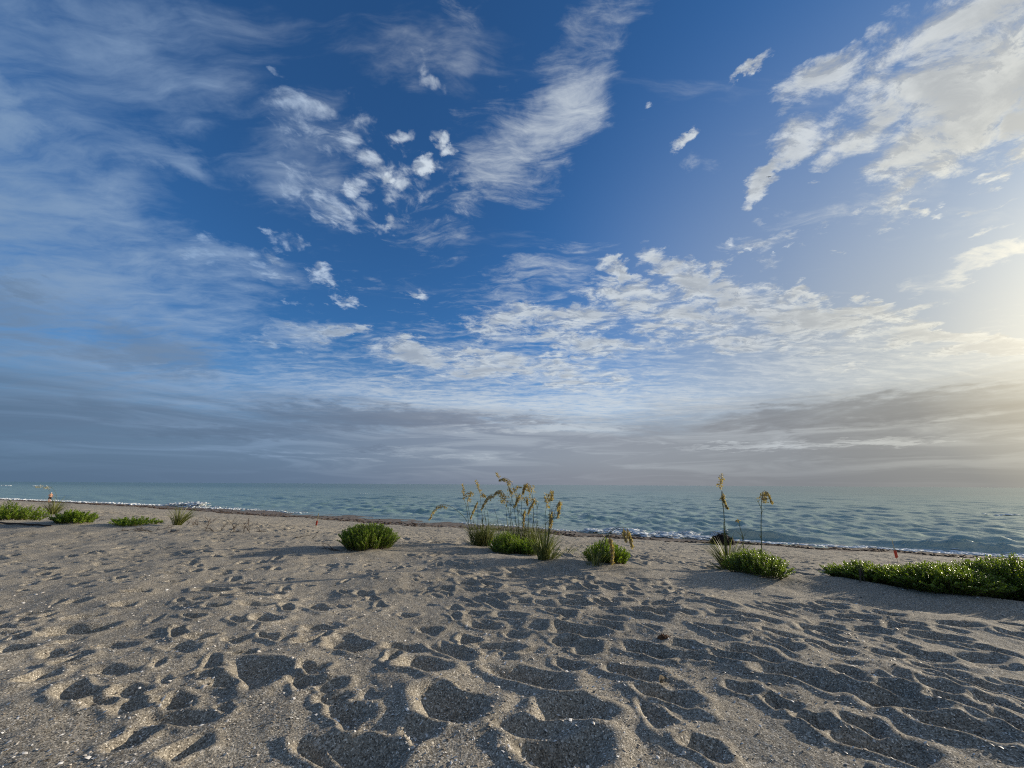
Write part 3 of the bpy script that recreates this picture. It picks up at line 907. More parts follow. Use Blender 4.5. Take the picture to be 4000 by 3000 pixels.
# ------------------------------------------------------------------ plants
m_bush = leaf_mat('shrub_leaf', (0.045, 0.090, 0.008), (0.25, 0.34, 0.028), 0.42, 0.42, 0.45)
m_bush_glossy = leaf_mat('glossy_shrub_leaf', (0.042, 0.082, 0.008), (0.24, 0.31, 0.030), 0.36, 0.40, 0.5)
m_grass = leaf_mat('beach_grass', (0.055, 0.072, 0.018), (0.24, 0.25, 0.085), 0.5, 0.3, 0.4)
m_stalk = leaf_mat('oat_stalk', (0.050, 0.062, 0.018), (0.15, 0.16, 0.05), 0.5, 0.1, 0.4)
m_seed = leaf_mat('oat_seed', (0.26, 0.18, 0.075), (0.62, 0.49, 0.25), 0.55, 0.35, 0.3)
m_seed_pale = leaf_mat('pale_oat_seed', (0.42, 0.38, 0.28), (0.66, 0.62, 0.50), 0.55, 0.35, 0.3)
m_twig = plain_mat('dead_wood', (0.030, 0.022, 0.017), (0.10, 0.075, 0.058), 0.85, 60.0)
m_stem = plain_mat('shrub_stem', (0.055, 0.045, 0.022), (0.12, 0.10, 0.045), 0.8, 40.0)
prng = random.Random(23)


def rot_about(v, axis, a):
    return Matrix.Rotation(a, 3, axis) @ v


def bush(label, px, py, w, h, depth=None, stems=150, leaves=24, leaf=(0.034, 0.014), mat=None, upright=0.75, back=0.5, shape=None, cat='shrub', lump=0.18, name='green_shrub', group=None):
    """dome of upright leafy shoots; (px, py) is the middle of its front edge on the sand, w and h in picture units"""
    front = at(px, py)
    m_per_px = front.y / ray(px, py)[1]
    W, H = w * m_per_px * 0.40, h * m_per_px * 0.86
    Dp = depth if depth else W * 0.8
    c = Vector((front.x * (1 + Dp * 0.8 / front.y), front.y + Dp * 0.8, 0))
    c.z = float(z_base(c.x, c.y))
    o = empty(name, c, label, cat, group)
    fo, sm = MB(), MB()
    ph = prng.uniform(0, 6)
    for k in range(stems):
        a = prng.uniform(0, 2 * math.pi)
        r = math.sqrt(prng.random())
        bx, by = math.cos(a) * r * W * 0.86, math.sin(a) * r * Dp * 0.86
        prof = (1 - r ** 2.6) ** 0.5
        if shape:
            prof *= shape(bx / W)
        top = H * (0.30 + 0.70 * prof) * prng.uniform(1 - lump * 1.5, 1 + lump * 0.6) * (1 + lump * 0.6 * math.sin(bx / W * 5 + ph) * math.sin(by / Dp * 4 + ph))
        lean = (1 - upright) * (r ** 1.5)
        base = Vector((bx, by, ground_z(c.x + bx, c.y + by) - c.z - 0.015))
        tip = base + Vector((math.cos(a) * lean * W * 0.9 + prng.gauss(0, 0.02), math.sin(a) * lean * Dp * 0.9 + prng.gauss(0, 0.02), top))
        mid = base.lerp(tip, 0.5) + Vector((prng.gauss(0, 0.012), prng.gauss(0, 0.012), 0.02))
        pts = [base, mid, tip]
        sm.tube(pts, [0.0035, 0.003, 0.0015], 3, prng.random())
        tone = prng.uniform(0.15, 0.75)
        L = (tip - base).length
        n = max(6, int(leaves * (0.5 + L / max(H, 0.01) * 0.6)))
        for i in range(n):
            f = 0.12 + 0.88 * (i + prng.random()) / n
            p = (base.lerp(mid, f * 2) if f < 0.5 else mid.lerp(tip, f * 2 - 1))
            az_ = i * 2.4 + prng.uniform(-0.4, 0.4)
            el_ = prng.uniform(0.25, 0.95) + 0.3 * f
            d = Vector((math.cos(az_) * math.cos(el_), math.sin(az_) * math.cos(el_), math.sin(el_)))
            s_ = d.cross(Vector((0, 0, 1))).normalized()
            sz = prng.uniform(0.7, 1.25) * (1.1 - 0.35 * f)
            fo.leaf(p, d, rot_about(s_, d, prng.uniform(-0.5, 0.5)), leaf[0] * sz, leaf[1] * sz * prng.uniform(0.9, 1.3), 0.2, min(1, max(0, tone * (0.75 + 0.5 * f) + prng.uniform(-0.15, 0.2))))
    fo.build('foliage', mat or m_bush, o)
    sm.build('stem', m_stem, o)
    return o


def tuft(o, mb, base, n, length, spread, width=0.007, droop=0.5, lean=(0, 0)):
    """arching grass blades rooted round base (relative to thing o)"""
    for k in range(n):
        a = prng.uniform(0, 2 * math.pi)
        L = length * prng.uniform(0.45, 1.15)
        out = spread * prng.uniform(0.15, 1.0)
        b = Vector(base) + Vector((math.cos(a), math.sin(a) * 0.8, 0)) * 0.05 * prng.random() * (1 + spread)
        d = Vector((math.cos(a) * out + lean[0], math.sin(a) * out + lean[1], 1.0)).normalized()
        pts = []
        p = b.copy()
        N = 7
        for i in range(N):
            pts.append(p.copy())
            p = p + d * L / (N - 1)
            d = (d + Vector((math.cos(a) * 0.12 * droop, math.sin(a) * 0.12 * droop, -0.20 * droop * (i / N) * (0.4 + out)))).normalized()
        side = Vector((-math.sin(a + 0.5), math.cos(a + 0.5), 0.15)).normalized()
        mb.blade(pts, 1.6 * width * prng.uniform(0.7, 1.3), side, prng.random())


def seed_head(stalk, pts, n, fat=1.0, hang=1.0, mat=None):
    """drooping panicle of flat spikelets along pts (world points relative to the thing)"""
    mb = MB()
    P_ = [Vector(p) for p in pts]
    seg = [(P_[i + 1] - P_[i]).length for i in range(len(P_) - 1)]
    tot = sum(seg)
    mb.tube(P_, [0.0035] * (len(P_) - 1) + [0.0008], 3, 0.4)

    def along(f):
        d = f * tot
        for i, s_ in enumerate(seg):
            if d <= s_ or i == len(seg) - 1:
                q = P_[i].lerp(P_[i + 1], min(1, d / s_))
                return q, (P_[i + 1] - P_[i]).normalized()
            d -= s_
    n = int(n * 1.7)
    for k in range(n):
        f = (k + prng.random()) / n
        q, tg = along(f)
        br = 0.080 * fat * (1.1 - 0.7 * f) * prng.uniform(0.4, 1.2)
        d = (tg * 0.55 + Vector((prng.gauss(0, 0.34), prng.gauss(0, 0.34), prng.gauss(0, 0.2))) + Vector((0, 0, -0.75 * hang))).normalized()
        e = q + d * br
        mb.tube([q, e], [0.0008, 0.0006], 3, 0.4)
        for j in range(3):
            pp = q.lerp(e, 0.4 + 0.2 * (j + 1))
            dd = (d * 0.5 + Vector((prng.gauss(0, 0.4), prng.gauss(0, 0.4), -0.8 * hang + prng.gauss(0, 0.2)))).normalized()
            s_ = dd.cross(Vector((prng.gauss(0, 1), prng.gauss(0, 1), 0.3))).normalized()
            mb.leaf(pp, dd, s_, 0.034 * prng.uniform(0.7, 1.2), 0.015 * prng.uniform(0.7, 1.3), 0.12, prng.random())
    mb.build('seed_head', mat or m_seed, stalk)


def curve3(pts, n=12):
    """smooth line through a few points"""
    P_ = [Vector(p) for p in pts]
    if len(P_) == 2:
        return [P_[0].lerp(P_[1], i / n) for i in range(n + 1)]
    out = []
    for i in range(len(P_) - 1):
        a, b, c, d = P_[max(i - 1, 0)], P_[i], P_[i + 1], P_[min(i + 2, len(P_) - 1)]
        for k in range(n // (len(P_) - 1) + 1):
            t = k / (n // (len(P_) - 1) + 1)
            out.append(0.5 * ((2 * b) + (c - a) * t + (2 * a - 5 * b + 4 * c - d) * t * t + (3 * b - a - 3 * c + d) * t ** 3))
    out.append(P_[-1])
    return out


def oat_stalk(o, pix, heads, off, sc_, dist, rad=0.0068, leaves=2, dy=0.0, mat=None):
    """one flowering stalk; pix / heads are lines in a picture crop (off, sc_), at distance dist ahead, leaning dy in depth"""
    n = len(pix)
    org = o.location

    def w(c, f=0.0):
        return on_depth(off[0] + sc_ * c[0], off[1] + sc_ * c[1], dist + dy * f) - org
    line = [w(c, i / max(n - 1, 1)) for i, c in enumerate(pix)]
    line[0].z = float(z_base(line[0].x + org.x, line[0].y + org.y)) - org.z - 0.02
    cv = curve3(line, 14)
    mb = MB()
    mb.tube(cv, [rad * (1 - 0.6 * i / len(cv)) for i in range(len(cv))], 4, prng.random())
    for k in range(leaves):
        i = int(len(cv) * prng.uniform(0.2, 0.7))
        p = cv[i]
        a = prng.uniform(0, 6.28)
        d = Vector((math.cos(a) * 0.7, math.sin(a) * 0.4, 1)).normalized()
        pts = []
        L = prng.uniform(0.10, 0.24)
        for j in range(6):
            pts.append(p.copy())
            p = p + d * L / 5
            d = (d + Vector((math.cos(a) * 0.12, math.sin(a) * 0.12, -0.16))).normalized()
        mb.blade(pts, 0.012, Vector((-math.sin(a), math.cos(a), 0.2)).normalized(), prng.random() * 0.7)
    st_o = mb.build('stalk', m_stalk, o)
    for hd in heads:
        pts, cnt, fat, hang = hd
        seed_head(st_o, [w(c, 1.0) + Vector((0, dy * 0.0 + 0.02 * math.sin(i * 2 + pts[0][0]), 0)) for i, c in enumerate(pts)], cnt, fat, hang, mat)
    return st_o


# --- far left group
bush('bright green low shrub cut by the left edge, behind a long dry stick', 45, 2036, 225, 74, stems=150, leaves=20, leaf=(0.065, 0.026), upright=0.5, lump=0.25)
bush('round bright green shrub right of the person, second shrub from the left edge', 292, 2049, 165, 52, stems=120, leaves=20, leaf=(0.062, 0.026), upright=0.5, lump=0.15)
bush('low flat creeping green shrub among twigs, third shrub from the left edge', 525, 2051, 190, 32, stems=110, leaves=14, leaf=(0.055, 0.026), upright=0.5, lump=0.35)


def grass_clump(label, px, py, n, length, spread, lean=(0, 0), width=0.008, group=None):
    p = at(px, py)
    o = empty('grass_clump', p, label, 'grass', group)
    mb = MB()
    tuft(o, mb, (0, 0, -0.01), n, length, spread, width, 0.8, lean)
    mb.build('blades', m_grass, o)
    return o


gc = grass_clump('loose grass clump below the person, with thin stalks arching left over the sea', 205, 2010, 170, 0.62, 0.75, (0.15, 0))
for pts, hd in [([(228, 2005), (222, 1945), (212, 1915), (196, 1901)], [(196, 1901), (184, 1900), (176, 1903)]), ([(215, 2005), (205, 1960), (190, 1915), (172, 1898)], [(172, 1898), (155, 1897), (140, 1900)])]:
    oat_stalk(gc, pts, [(hd, 16, 1.2, 0.6)], (0, 0), 1.0, gc.location.y, 0.004, 1, 0.0, m_seed_pale)
grass_clump('green grass clump leaning right between low shrub and dead twigs', 690, 2053, 210, 0.50, 0.7, (0.35, 0.05))

# --- the dense dome
bush('dense dark green dome shaped shrub standing alone left of the sea oats', 1437, 2147, 245, 110, depth=0.50, stems=520, leaves=34, leaf=(0.034, 0.013), upright=0.62, lump=0.06)

# --- sea oats in the middle
C3 = ((1600, 1800), 0.4069)
p = at(1878, 2134)
oa = empty('sea_oats', p, 'left clump of tall sea oats, its outermost seed head drooping far left', 'sea oats')
mb = MB()
tuft(oa, mb, (-0.05, 0, 0), 230, 0.48, 0.62, 0.007, 0.8)
tuft(oa, mb, (0.10, 0.03, 0), 210, 0.48, 0.62, 0.007, 0.8)
tuft(oa, mb, (-0.12, 0.02, 0), 26, 0.40, 1.3, 0.005, 0.9, (-0.8, 0))
mb.build('blades', m_grass, oa)
yd = p.y
for pix, heads, dy in [
    ([(600, 800), (560, 600), (470, 490), (380, 430)], [([(380, 430), (320, 415), (265, 432), (225, 480), (195, 550)], 34, 1.0, 1.0)], -0.1),
    ([(610, 800), (565, 580), (545, 440), (528, 390)], [([(528, 390), (515, 310), (508, 235)], 20, 0.6, -0.2), ([(528, 330), (560, 300), (595, 292)], 14, 0.8, 0.8)], 0.05),
    ([(650, 800), (655, 600), (655, 470), (655, 390)], [([(655, 385), (630, 430), (605, 490), (588, 540)], 34, 0.9, 1.0)], 0.0),
    ([(690, 800), (700, 590), (685, 430), (678, 330)], [([(678, 325), (655, 250), (640, 200)], 20, 0.7, 0.0), ([(678, 320), (700, 305), (730, 330)], 18, 1.0, 1.0)], 0.1),
    ([(625, 800), (590, 600), (565, 450), (560, 380)], [([(560, 380), (575, 330), (605, 300)], 16, 0.9, 1.0)], 0.12),
    ([(740, 800), (735, 600), (720, 500), (735, 430)], [], 0.1),
    ([(760, 790), (760, 620), (745, 480)], [], -0.05),
    ([(640, 800), (625, 640), (610, 560)], [], -0.05),
    ([(665, 800), (680, 640), (700, 520)], [], 0.0), ([(705, 800), (730, 660), (765, 590)], [], 0.0), ([(595, 800), (570, 680), (540, 600)], [], 0.05), ([(720, 800), (700, 640), (695, 545)], [], 0.08),
]:
    oat_stalk(oa, pix, heads, *C3, yd, dy=dy)

p = at(2030, 2148)
ob = empty('sea_oats', p, 'tallest clump of golden sea oats rising behind a bright green shrub', 'sea oats')
mb = MB()
for q in [(1985, 2148), (2030, 2148), (2070, 2148), (2100, 2148)]:
    c = on_depth(*q, p.y) - p
    c.z = float(z_base(p.x + c.x, p.y)) - p.z
    tuft(ob, mb, c, 130, 0.50, 0.45, 0.007, 0.7)
mb.build('blades', m_grass, ob)
for pix, heads, dy in [
    ([(1130, 820), (1100, 560), (1000, 450), (905, 368), (830, 322)], [([(830, 322), (785, 320), (745, 350), (715, 400), (693, 455)], 46, 1.1, 1.0)], -0.12),
    ([(990, 800), (965, 560), (935, 440), (925, 395)], [([(925, 390), (912, 320), (880, 280), (845, 285), (822, 310)], 70, 1.35, 0.9)], 0.05),
    ([(1060, 800), (1040, 520), (1020, 340), (985, 215)], [([(985, 215), (950, 175), (910, 162), (862, 175)], 40, 1.0, 0.9), ([(862, 178), (850, 145), (840, 118)], 8, 0.4, 0.0)], 0.0),
    ([(1190, 820), (1192, 600), (1185, 400), (1170, 290)], [([(1170, 290), (1160, 235), (1130, 212), (1105, 240), (1088, 300)], 80, 1.3, 1.0)], 0.1),
    ([(1085, 820), (1080, 600), (1075, 430), (1078, 340)], [([(1078, 335), (1060, 310), (1040, 350), (1012, 425)], 64, 1.2, 1.0)], -0.05),
    ([(1215, 830), (1222, 600), (1222, 450), (1218, 380)], [([(1216, 370), (1200, 350), (1185, 395), (1160, 430), (1137, 488)], 56, 1.1, 1.0)], 0.05),
    ([(1110, 830), (1105, 680), (1108, 540), (1112, 460)], [([(1112, 455), (1100, 490), (1093, 560), (1092, 620)], 44, 0.7, 1.0)], -0.1),
    ([(1145, 820), (1140, 600), (1138, 460), (1135, 370)], [([(1135, 365), (1125, 340), (1132, 410)], 26, 0.9, 1.0)], 0.12),
    ([(940, 780), (935, 600), (922, 430)], [], 0.0),
    ([(1010, 790), (990, 620), (968, 500), (985, 330)], [([(985, 330), (1000, 270), (1030, 238), (1062, 242)], 26, 0.9, 0.7)], 0.1),
    ([(1180, 820), (1170, 700), (1190, 560), (1195, 500)], [], 0.0),
    ([(860, 790), (848, 600), (812, 460)], [], 0.05),
    ([(1160, 820), (1190, 650), (1215, 560)], [], 0.0), ([(1060, 820), (1040, 650), (1000, 560)], [], 0.05), ([(1230, 830), (1240, 700), (1225, 570)], [], -0.05), ([(900, 790), (930, 660), (960, 600)], [], 0.05), ([(1100, 820), (1130, 640), (1165, 560)], [], 0.1),
    ([(1035, 800), (1015, 540), (975, 330), (945, 240)], [([(945, 240), (960, 262), (985, 300)], 16, 0.8, 0.8)], 0.15),
]:
    oat_stalk(ob, pix, heads, *C3, p.y, dy=dy)

p = at(2122, 2186)
oc = empty('sea_oats', p, 'right hand clump of sea oats rooted at the front corner of the green shrub', 'sea oats')
mb = MB()
tuft(oc, mb, (0, 0, 0), 210, 0.42, 0.65, 0.007, 0.8)
tuft(oc, mb, (0.12, 0.04, 0), 60, 0.30, 1.0, 0.005, 0.9, (0.3, 0))
mb.build('blades', m_grass, oc)
for pix, heads, dy in [
    ([(1290, 930), (1330, 700), (1345, 500), (1350, 370)], [([(1350, 365), (1345, 310), (1355, 275), (1366, 310), (1365, 365)], 34, 0.8, 1.0)], 0.05),
    ([(1300, 930), (1345, 680), (1375, 560), (1412, 430)], [([(1412, 430), (1440, 382), (1436, 440), (1426, 525)], 40, 0.75, 1.0)], 0.0),
    ([(1295, 930), (1325, 740), (1350, 600), (1362, 490)], [([(1362, 485), (1368, 475), (1356, 540), (1350, 620)], 38, 0.75, 1.0)], -0.05),
    ([(1285, 930), (1305, 720), (1300, 560), (1310, 450)], [([(1310, 450), (1318, 400), (1304, 330)], 18, 0.55, 0.4)], 0.1),
    ([(1300, 930), (1320, 800), (1345, 650)], [], 0.0),
]:
    oat_stalk(oc, pix, heads, *C3, p.y, dy=dy)

bush('bright green low shrub at the foot of the tallest sea oats', 1995, 2165, 205, 82, depth=0.36, stems=300, leaves=26, leaf=(0.034, 0.014), upright=0.7, lump=0.2, shape=lambda u: 1 - 0.25 * u)
bush('yellowish green end of the shrub beside the right hand sea oats', 2075, 2172, 110, 66, depth=0.26, stems=130, leaves=24, leaf=(0.034, 0.015), upright=0.7, lump=0.2)
grass_clump('tiny dark grass sprig alone on sand between the two middle shrubs', 2212, 2166, 14, 0.30, 0.5, (0.7, 0))

# --- shrub with one bent sea oat
bush('small round green shrub with a bent sea oat hanging over it', 2370, 2203, 200, 100, depth=0.34, stems=280, leaves=26, leaf=(0.034, 0.014), upright=0.6, lump=0.15, shape=lambda u: 1.0 - 0.2 * abs(u) + 0.0 * u)
p = at(2322, 2214)
od = empty('sea_oats', p, 'small sea oats plant in front of round shrub, stalk bent over to the right', 'sea oats')
mb = MB()
tuft(od, mb, (0, 0, 0), 46, 0.34, 0.7, 0.006, 0.9)
mb.build('blades', m_grass, od)
for pix, heads, dy in [
    ([(1800, 1000), (1890, 740), (1950, 670), (2030, 636), (2085, 645)], [([(2085, 645), (2108, 680), (2122, 740), (2130, 805)], 44, 0.9, 1.0), ([(2050, 640), (2062, 680), (2072, 745)], 30, 0.8, 1.0)], 0.1),
    ([(1800, 1000), (1840, 800), (1880, 730), (1918, 715)], [([(1918, 715), (1932, 780), (1945, 870), (1946, 962)], 66, 0.8, 1.0)], -0.06),
]:
    oat_stalk(od, pix, heads, *C3, p.y, dy=dy)

# --- shrub with two lone stalks
C4 = ((2500, 1800), 0.3617)
bush('wide green shrub beneath two lone tall sea oat stalks', 2960, 2252, 245, 100, depth=0.40, stems=330, leaves=26, leaf=(0.034, 0.011), upright=0.6, lump=0.15, mat=m_bush_glossy, shape=lambda u: 1.05 - 0.12 * u)
p = at(2848, 2228)
oe = empty('sea_oats', p, 'sea oats with two lone tall stalks far apart, dark mound of seaweed behind', 'sea oats')
mb = MB()
tuft(oe, mb, (0, 0, 0), 200, 0.46, 0.8, 0.0075, 0.8)
tuft(oe, mb, (-0.08, 0, 0), 26, 0.42, 1.2, 0.006, 1.0, (-0.9, 0))
for q in [(2960, 2190), (3010, 2215)]:
    c = on_depth(*q, p.y + 0.2) - p
    c.z = float(z_base(p.x + c.x, p.y + 0.2)) - p.z
    tuft(oe, mb, c, 16, 0.36, 0.9, 0.006, 0.9)
mb.build('blades', m_grass, oe)
for pix, heads, dy in [
    ([(935, 1150), (915, 800), (905, 560), (885, 430), (880, 325)], [([(880, 322), (868, 260), (872, 200), (885, 150)], 22, 0.5, 0.1), ([(885, 330), (900, 380), (908, 430), (935, 490)], 48, 0.8, 1.0)], 0.05),
    ([(925, 1150), (912, 850), (905, 680), (918, 630)], [], 0.0),
    ([(945, 1150), (930, 850), (925, 700)], [], -0.03),
    ([(1298, 1060), (1308, 760), (1310, 560), (1312, 420)], [([(1312, 415), (1330, 340), (1345, 322), (1375, 345), (1402, 385), (1428, 440)], 46, 0.8, 1.0), ([(1315, 420), (1322, 370), (1340, 335)], 14, 0.8, 1.0)], 0.1),
    ([(1115, 1060), (1108, 830), (1088, 750), (1060, 630)], [([(1060, 650), (1058, 640), (1062, 625)], 4, 0.4, 0.5)], 0.2),
]:
    oat_stalk(oe, pix, heads, *C4, p.y + 0.05, dy=dy, leaves=3)

# --- right hand bank of glossy shrubs
bush('low light green shrub at the left end of the right hand thicket', 3375, 2272, 250, 74, depth=0.36, stems=420, leaves=26, leaf=(0.030, 0.0125), upright=0.6, lump=0.3, mat=m_bush_glossy)
bush('long glossy dark green shrub in the middle of the right hand thicket', 3690, 2326, 520, 128, depth=0.42, stems=950, leaves=32, leaf=(0.030, 0.0125), upright=0.65, lump=0.2, mat=m_bush_glossy)
bush('tallest glossy dark green shrub, cut by the right edge of the picture', 3985, 2352, 400, 190, depth=0.50, stems=760, leaves=34, leaf=(0.030, 0.0125), upright=0.7, lump=0.15, mat=m_bush_glossy)

# ------------------------------------------------------------------ dead wood
def branch(mb, p, d, L, r, level, spread=0.6, flat=0.35):
    pts, rad = [p.copy()], [r]
    n = 5
    for i in range(n):
        d = (d + Vector((prng.gauss(0, 0.16), prng.gauss(0, 0.16), prng.gauss(0, 0.16) * flat))).normalized()
        p = p + d * L / n
        pts.append(p.copy())
        rad.append(r * (1 - 0.55 * (i + 1) / n))
        if level > 0 and prng.random() < 0.75:
            dd = (d + Vector((prng.gauss(0, spread), prng.gauss(0, spread), prng.gauss(0.12, spread * flat)))).normalized()
            branch(mb, p.copy(), dd, L * prng.uniform(0.35, 0.6), rad[-1] * 0.75, level - 1, spread, flat)
    mb.tube(pts, rad, 4, prng.random())


def dead_branch(label, px, py, parts, name='dead_branch', group=None):
    """a dead plant: each twig that leaves the sand on its own is a part"""
    o = at(px, py)
    t = empty(name, o, label, 'branch', group)
    for ox, oy, dx_, dz_, L, r, lv, sp, fl in parts:
        mb = MB()
        b = Vector((o.x + ox, o.y + oy, ground_z(o.x + ox, o.y + oy) - 0.01))
        branch(mb, b, Vector((dx_, prng.uniform(-0.25, 0.25), dz_)).normalized(), L * 0.72, r * 0.75, lv, sp, fl)
        for i, v in enumerate(mb.v):          # nothing dips below the sand
            zz = ground_z(v[0], v[1])
            if v[2] < zz - 0.01:
                mb.v[i] = (v[0], v[1], zz - 0.01)
        mb.build('twig', m_twig, t, tuple(o))
    return t


dead_branch('forked black dead branch touching the left foot of the dome shaped shrub', 1330, 2146, [(0, 0, -0.9, 0.30, 0.42, 0.010, 2, 0.5, 0.9), (-0.10, 0, -0.6, 0.75, 0.34, 0.008, 2, 0.4, 0.9), (0.05, 0, -1, 0.1, 0.3, 0.012, 1, 0.4, 0.4)])
dead_branch('dark twiggy branch lying on bare sand left of the dome shaped shrub', 1190, 2098, [(-0.25, 0, 1, 0.02, 0.62, 0.012, 2, 0.4, 0.25), (0.1, 0, 0.8, 0.25, 0.3, 0.007, 1, 0.4, 0.6)])
dead_branch('thin curved driftwood twig on bare sand, right of the largest twig tangle', 1020, 2076, [(-0.2, 0, 1, 0.03, 0.5, 0.01, 1, 0.4, 0.3), (0.0, 0, -0.5, 0.6, 0.3, 0.007, 1, 0.4, 0.8)])
dead_branch('largest tangle of upright dead twigs right of the leaning grass clump', 900, 2074, [(x_, prng.uniform(-0.2, 0.2), prng.gauss(0, 0.5), 0.75, prng.uniform(0.28, 0.5), 0.009, 2, 0.5, 0.9) for x_ in (-0.5, -0.35, -0.2, -0.05, 0.1, 0.25, 0.4, 0.5)] + [(-0.5, -0.2, 1, 0.02, 0.6, 0.01, 1, 0.4, 0.3), (0.0, -0.1, 1, 0.05, 0.6, 0.01, 2, 0.4, 0.3)])
dead_branch('small upright dead twigs just right of the leaning grass clump', 775, 2054, [(x_, prng.uniform(-0.1, 0.1), prng.gauss(0, 0.35), 0.9, prng.uniform(0.25, 0.42), 0.009, 2, 0.5, 0.8) for x_ in (-0.25, -0.1, 0.05, 0.25)] + [(-0.3, 0, 1, 0.15, 0.5, 0.01, 1, 0.4, 0.4)])
dead_branch('flat dry twigs lying in front of the low flat creeping shrub', 560, 2074, [(x_, prng.uniform(-0.1, 0.15), sx_, 0.16, prng.uniform(0.4, 0.7), 0.010, 2, 0.45, 0.5) for x_, sx_ in ((-0.6, 1), (-0.3, 0.8), (0.1, 1), (0.3, -0.8), (0.5, 1))])
dead_branch('brown twigs lying between the second and third shrubs from the left', 395, 2030, [(-0.2, 0, 1, 0.1, 0.5, 0.010, 1, 0.4, 0.4), (-0.15, 0, 0.6, 0.5, 0.3, 0.008, 1, 0.4, 0.6)])
dead_branch('fine bare twigs sticking up beside the grass clump below the person', 158, 2024, [(-0.15, 0, -0.3, 0.9, 0.4, 0.008, 2, 0.4, 0.8), (0.05, 0, 0.5, 0.7, 0.45, 0.008, 2, 0.4, 0.8), (0, -0.1, 1, 0.05, 0.5, 0.009, 1, 0.4, 0.3)])
dead_branch('two dark bare twigs standing in the low light green shrub on the right', 3362, 2275, [(0, 0, 0.05, 1, 0.26, 0.006, 1, 0.35, 0.8), (-0.02, 0, -0.12, 1, 0.30, 0.005, 1, 0.35, 0.8), (0.07, 0.02, 0.1, 1, 0.22, 0.005, 1, 0.35, 0.8)])
dead_branch('fine brown runner trailing over sand from the right foot of the dome shaped shrub', 1640, 2125, [(-0.5, 0, 1, 0.01, 0.7, 0.006, 1, 0.3, 0.1), (0.1, 0, 1, 0.02, 0.5, 0.005, 1, 0.3, 0.1)])
dead_branch('short dark runner lying at the right foot of the wide green shrub', 3085, 2262, [(-0.1, 0, 1, 0.03, 0.32, 0.006, 1, 0.3, 0.2)])
a_, b_ = at(-60, 2046), at(200, 2058)
mb = MB()
pts = [a_.lerp(b_, i / 9) + Vector((0, prng.gauss(0, 0.02), 0)) for i in range(10)]
for q in pts:
    q.z = float(z_base(q.x, q.y)) + 0.02 + prng.gauss(0, 0.006)
mb.tube(pts, [0.022, 0.022, 0.02, 0.021, 0.019, 0.02, 0.018, 0.018, 0.016, 0.012], 6, 0.3)
tag(mb.build('driftwood_stick', m_twig, None, tuple(b_)), 'long dry stick lying on sand in front of the leftmost shrub', 'stick')

# ------------------------------------------------------------------ marker stakes
m_wood = plain_mat('stake_wood', (0.42, 0.32, 0.15), (0.62, 0.50, 0.26), 0.7, 25.0)
m_red = plain_mat('red_flagging', (0.42, 0.035, 0.015), (0.66, 0.075, 0.03), 0.45, 20.0)


def box(mb, x0, x1, y0, y1, z0, z1, bev=0.0, tint=0.5):
    vs = [(x0, y0, z0), (x1, y0, z0), (x1, y1, z0), (x0, y1, z0), (x0 + bev, y0 + bev, z1), (x1 - bev, y0 + bev, z1), (x1 - bev, y1 - bev, z1), (x0 + bev, y1 - bev, z1)]
    mb.add(vs, [(3, 2, 1, 0), (4, 5, 6, 7), (0, 1, 5, 4), (1, 2, 6, 5), (2, 3, 7, 6), (3, 0, 4, 7)], tint)


def stake(label, px, py_top, py_base, tape0, tape1, tape_w, lean, half=0.019):
    p = at(px, py_base)
    mp = p.y / ray(px, py_base)[1]
    H = (py_base - py_top) * mp
    o = empty('marker_stake', p, label, 'stake', 'wooden marker stakes on the beach')
    o.rotation_euler = (0, R(lean), R(20))
    mb = MB()
    h = half
    box(mb, -h, h, -h * 0.6, h * 0.6, -0.12, H * 0.97, 0.0, 0.5)
    box(mb, -h, h, -h * 0.6, h * 0.6, H * 0.97 + 0.0005, H, h * 0.35, 0.6)
    mb.build('post', m_wood, o)
    # ribbon wound round the post, loose ends either side
    z1, z0 = (py_base - tape0) * mp, (py_base - tape1) * mp
    mb = MB()
    wd_ = tape_w * mp * 0.5
    for k in range(5):
        za, zb = z0 + (z1 - z0) * k / 5 + 0.001, z0 + (z1 - z0) * (k + 1) / 5 - 0.001
        e = 0.003 + 0.0015 * (k % 2)
        box(mb, -h - e, h + e, -h * 0.6 - e, h * 0.6 + e, za, zb, 0, prng.random())
    mb.build('ribbon', m_red, o)
    for sgn in (-1, 1):
        mb = MB()
        n = 6
        vs, fs = [], []
        for i in range(n):
            f = i / (n - 1)
            x = sgn * (h + 0.002 + (wd_ - h) * f)
            yy = 0.012 * math.sin(f * 5 + sgn) * f
            zt, zb = z1 - 0.02 * f * (z1 - z0) - 0.002 * i, z0 + 0.10 * f * (z1 - z0) + (0.004 if i % 2 else 0)
            vs += [(x, yy - 0.0015, zb), (x, yy - 0.0015, zt), (x, yy + 0.0015, zt), (x, yy + 0.0015, zb)]
        for i in range(n - 1):
            a = i * 4
            for q in range(4):
                fs.append((a + q, a + (q + 1) % 4, a + 4 + (q + 1) % 4, a + 4 + q))
        fs += [(0, 1, 2, 3), (4 * n - 1, 4 * n - 2, 4 * n - 3, 4 * n - 4)]
        mb.add(vs, fs, prng.random())
        mb.build('ribbon_end', m_red, o)
    return o


stake('slim wooden stake with dark red ribbon on bare sand, left of the dome shrub', 1233, 2008, 2063, 2035, 2053, 5.5, 4, 0.012)
stake('wooden stake wrapped in bright red ribbon behind the right hand thicket', 3511, 2112, 2212, 2154, 2183, 20, -3, 0.010)

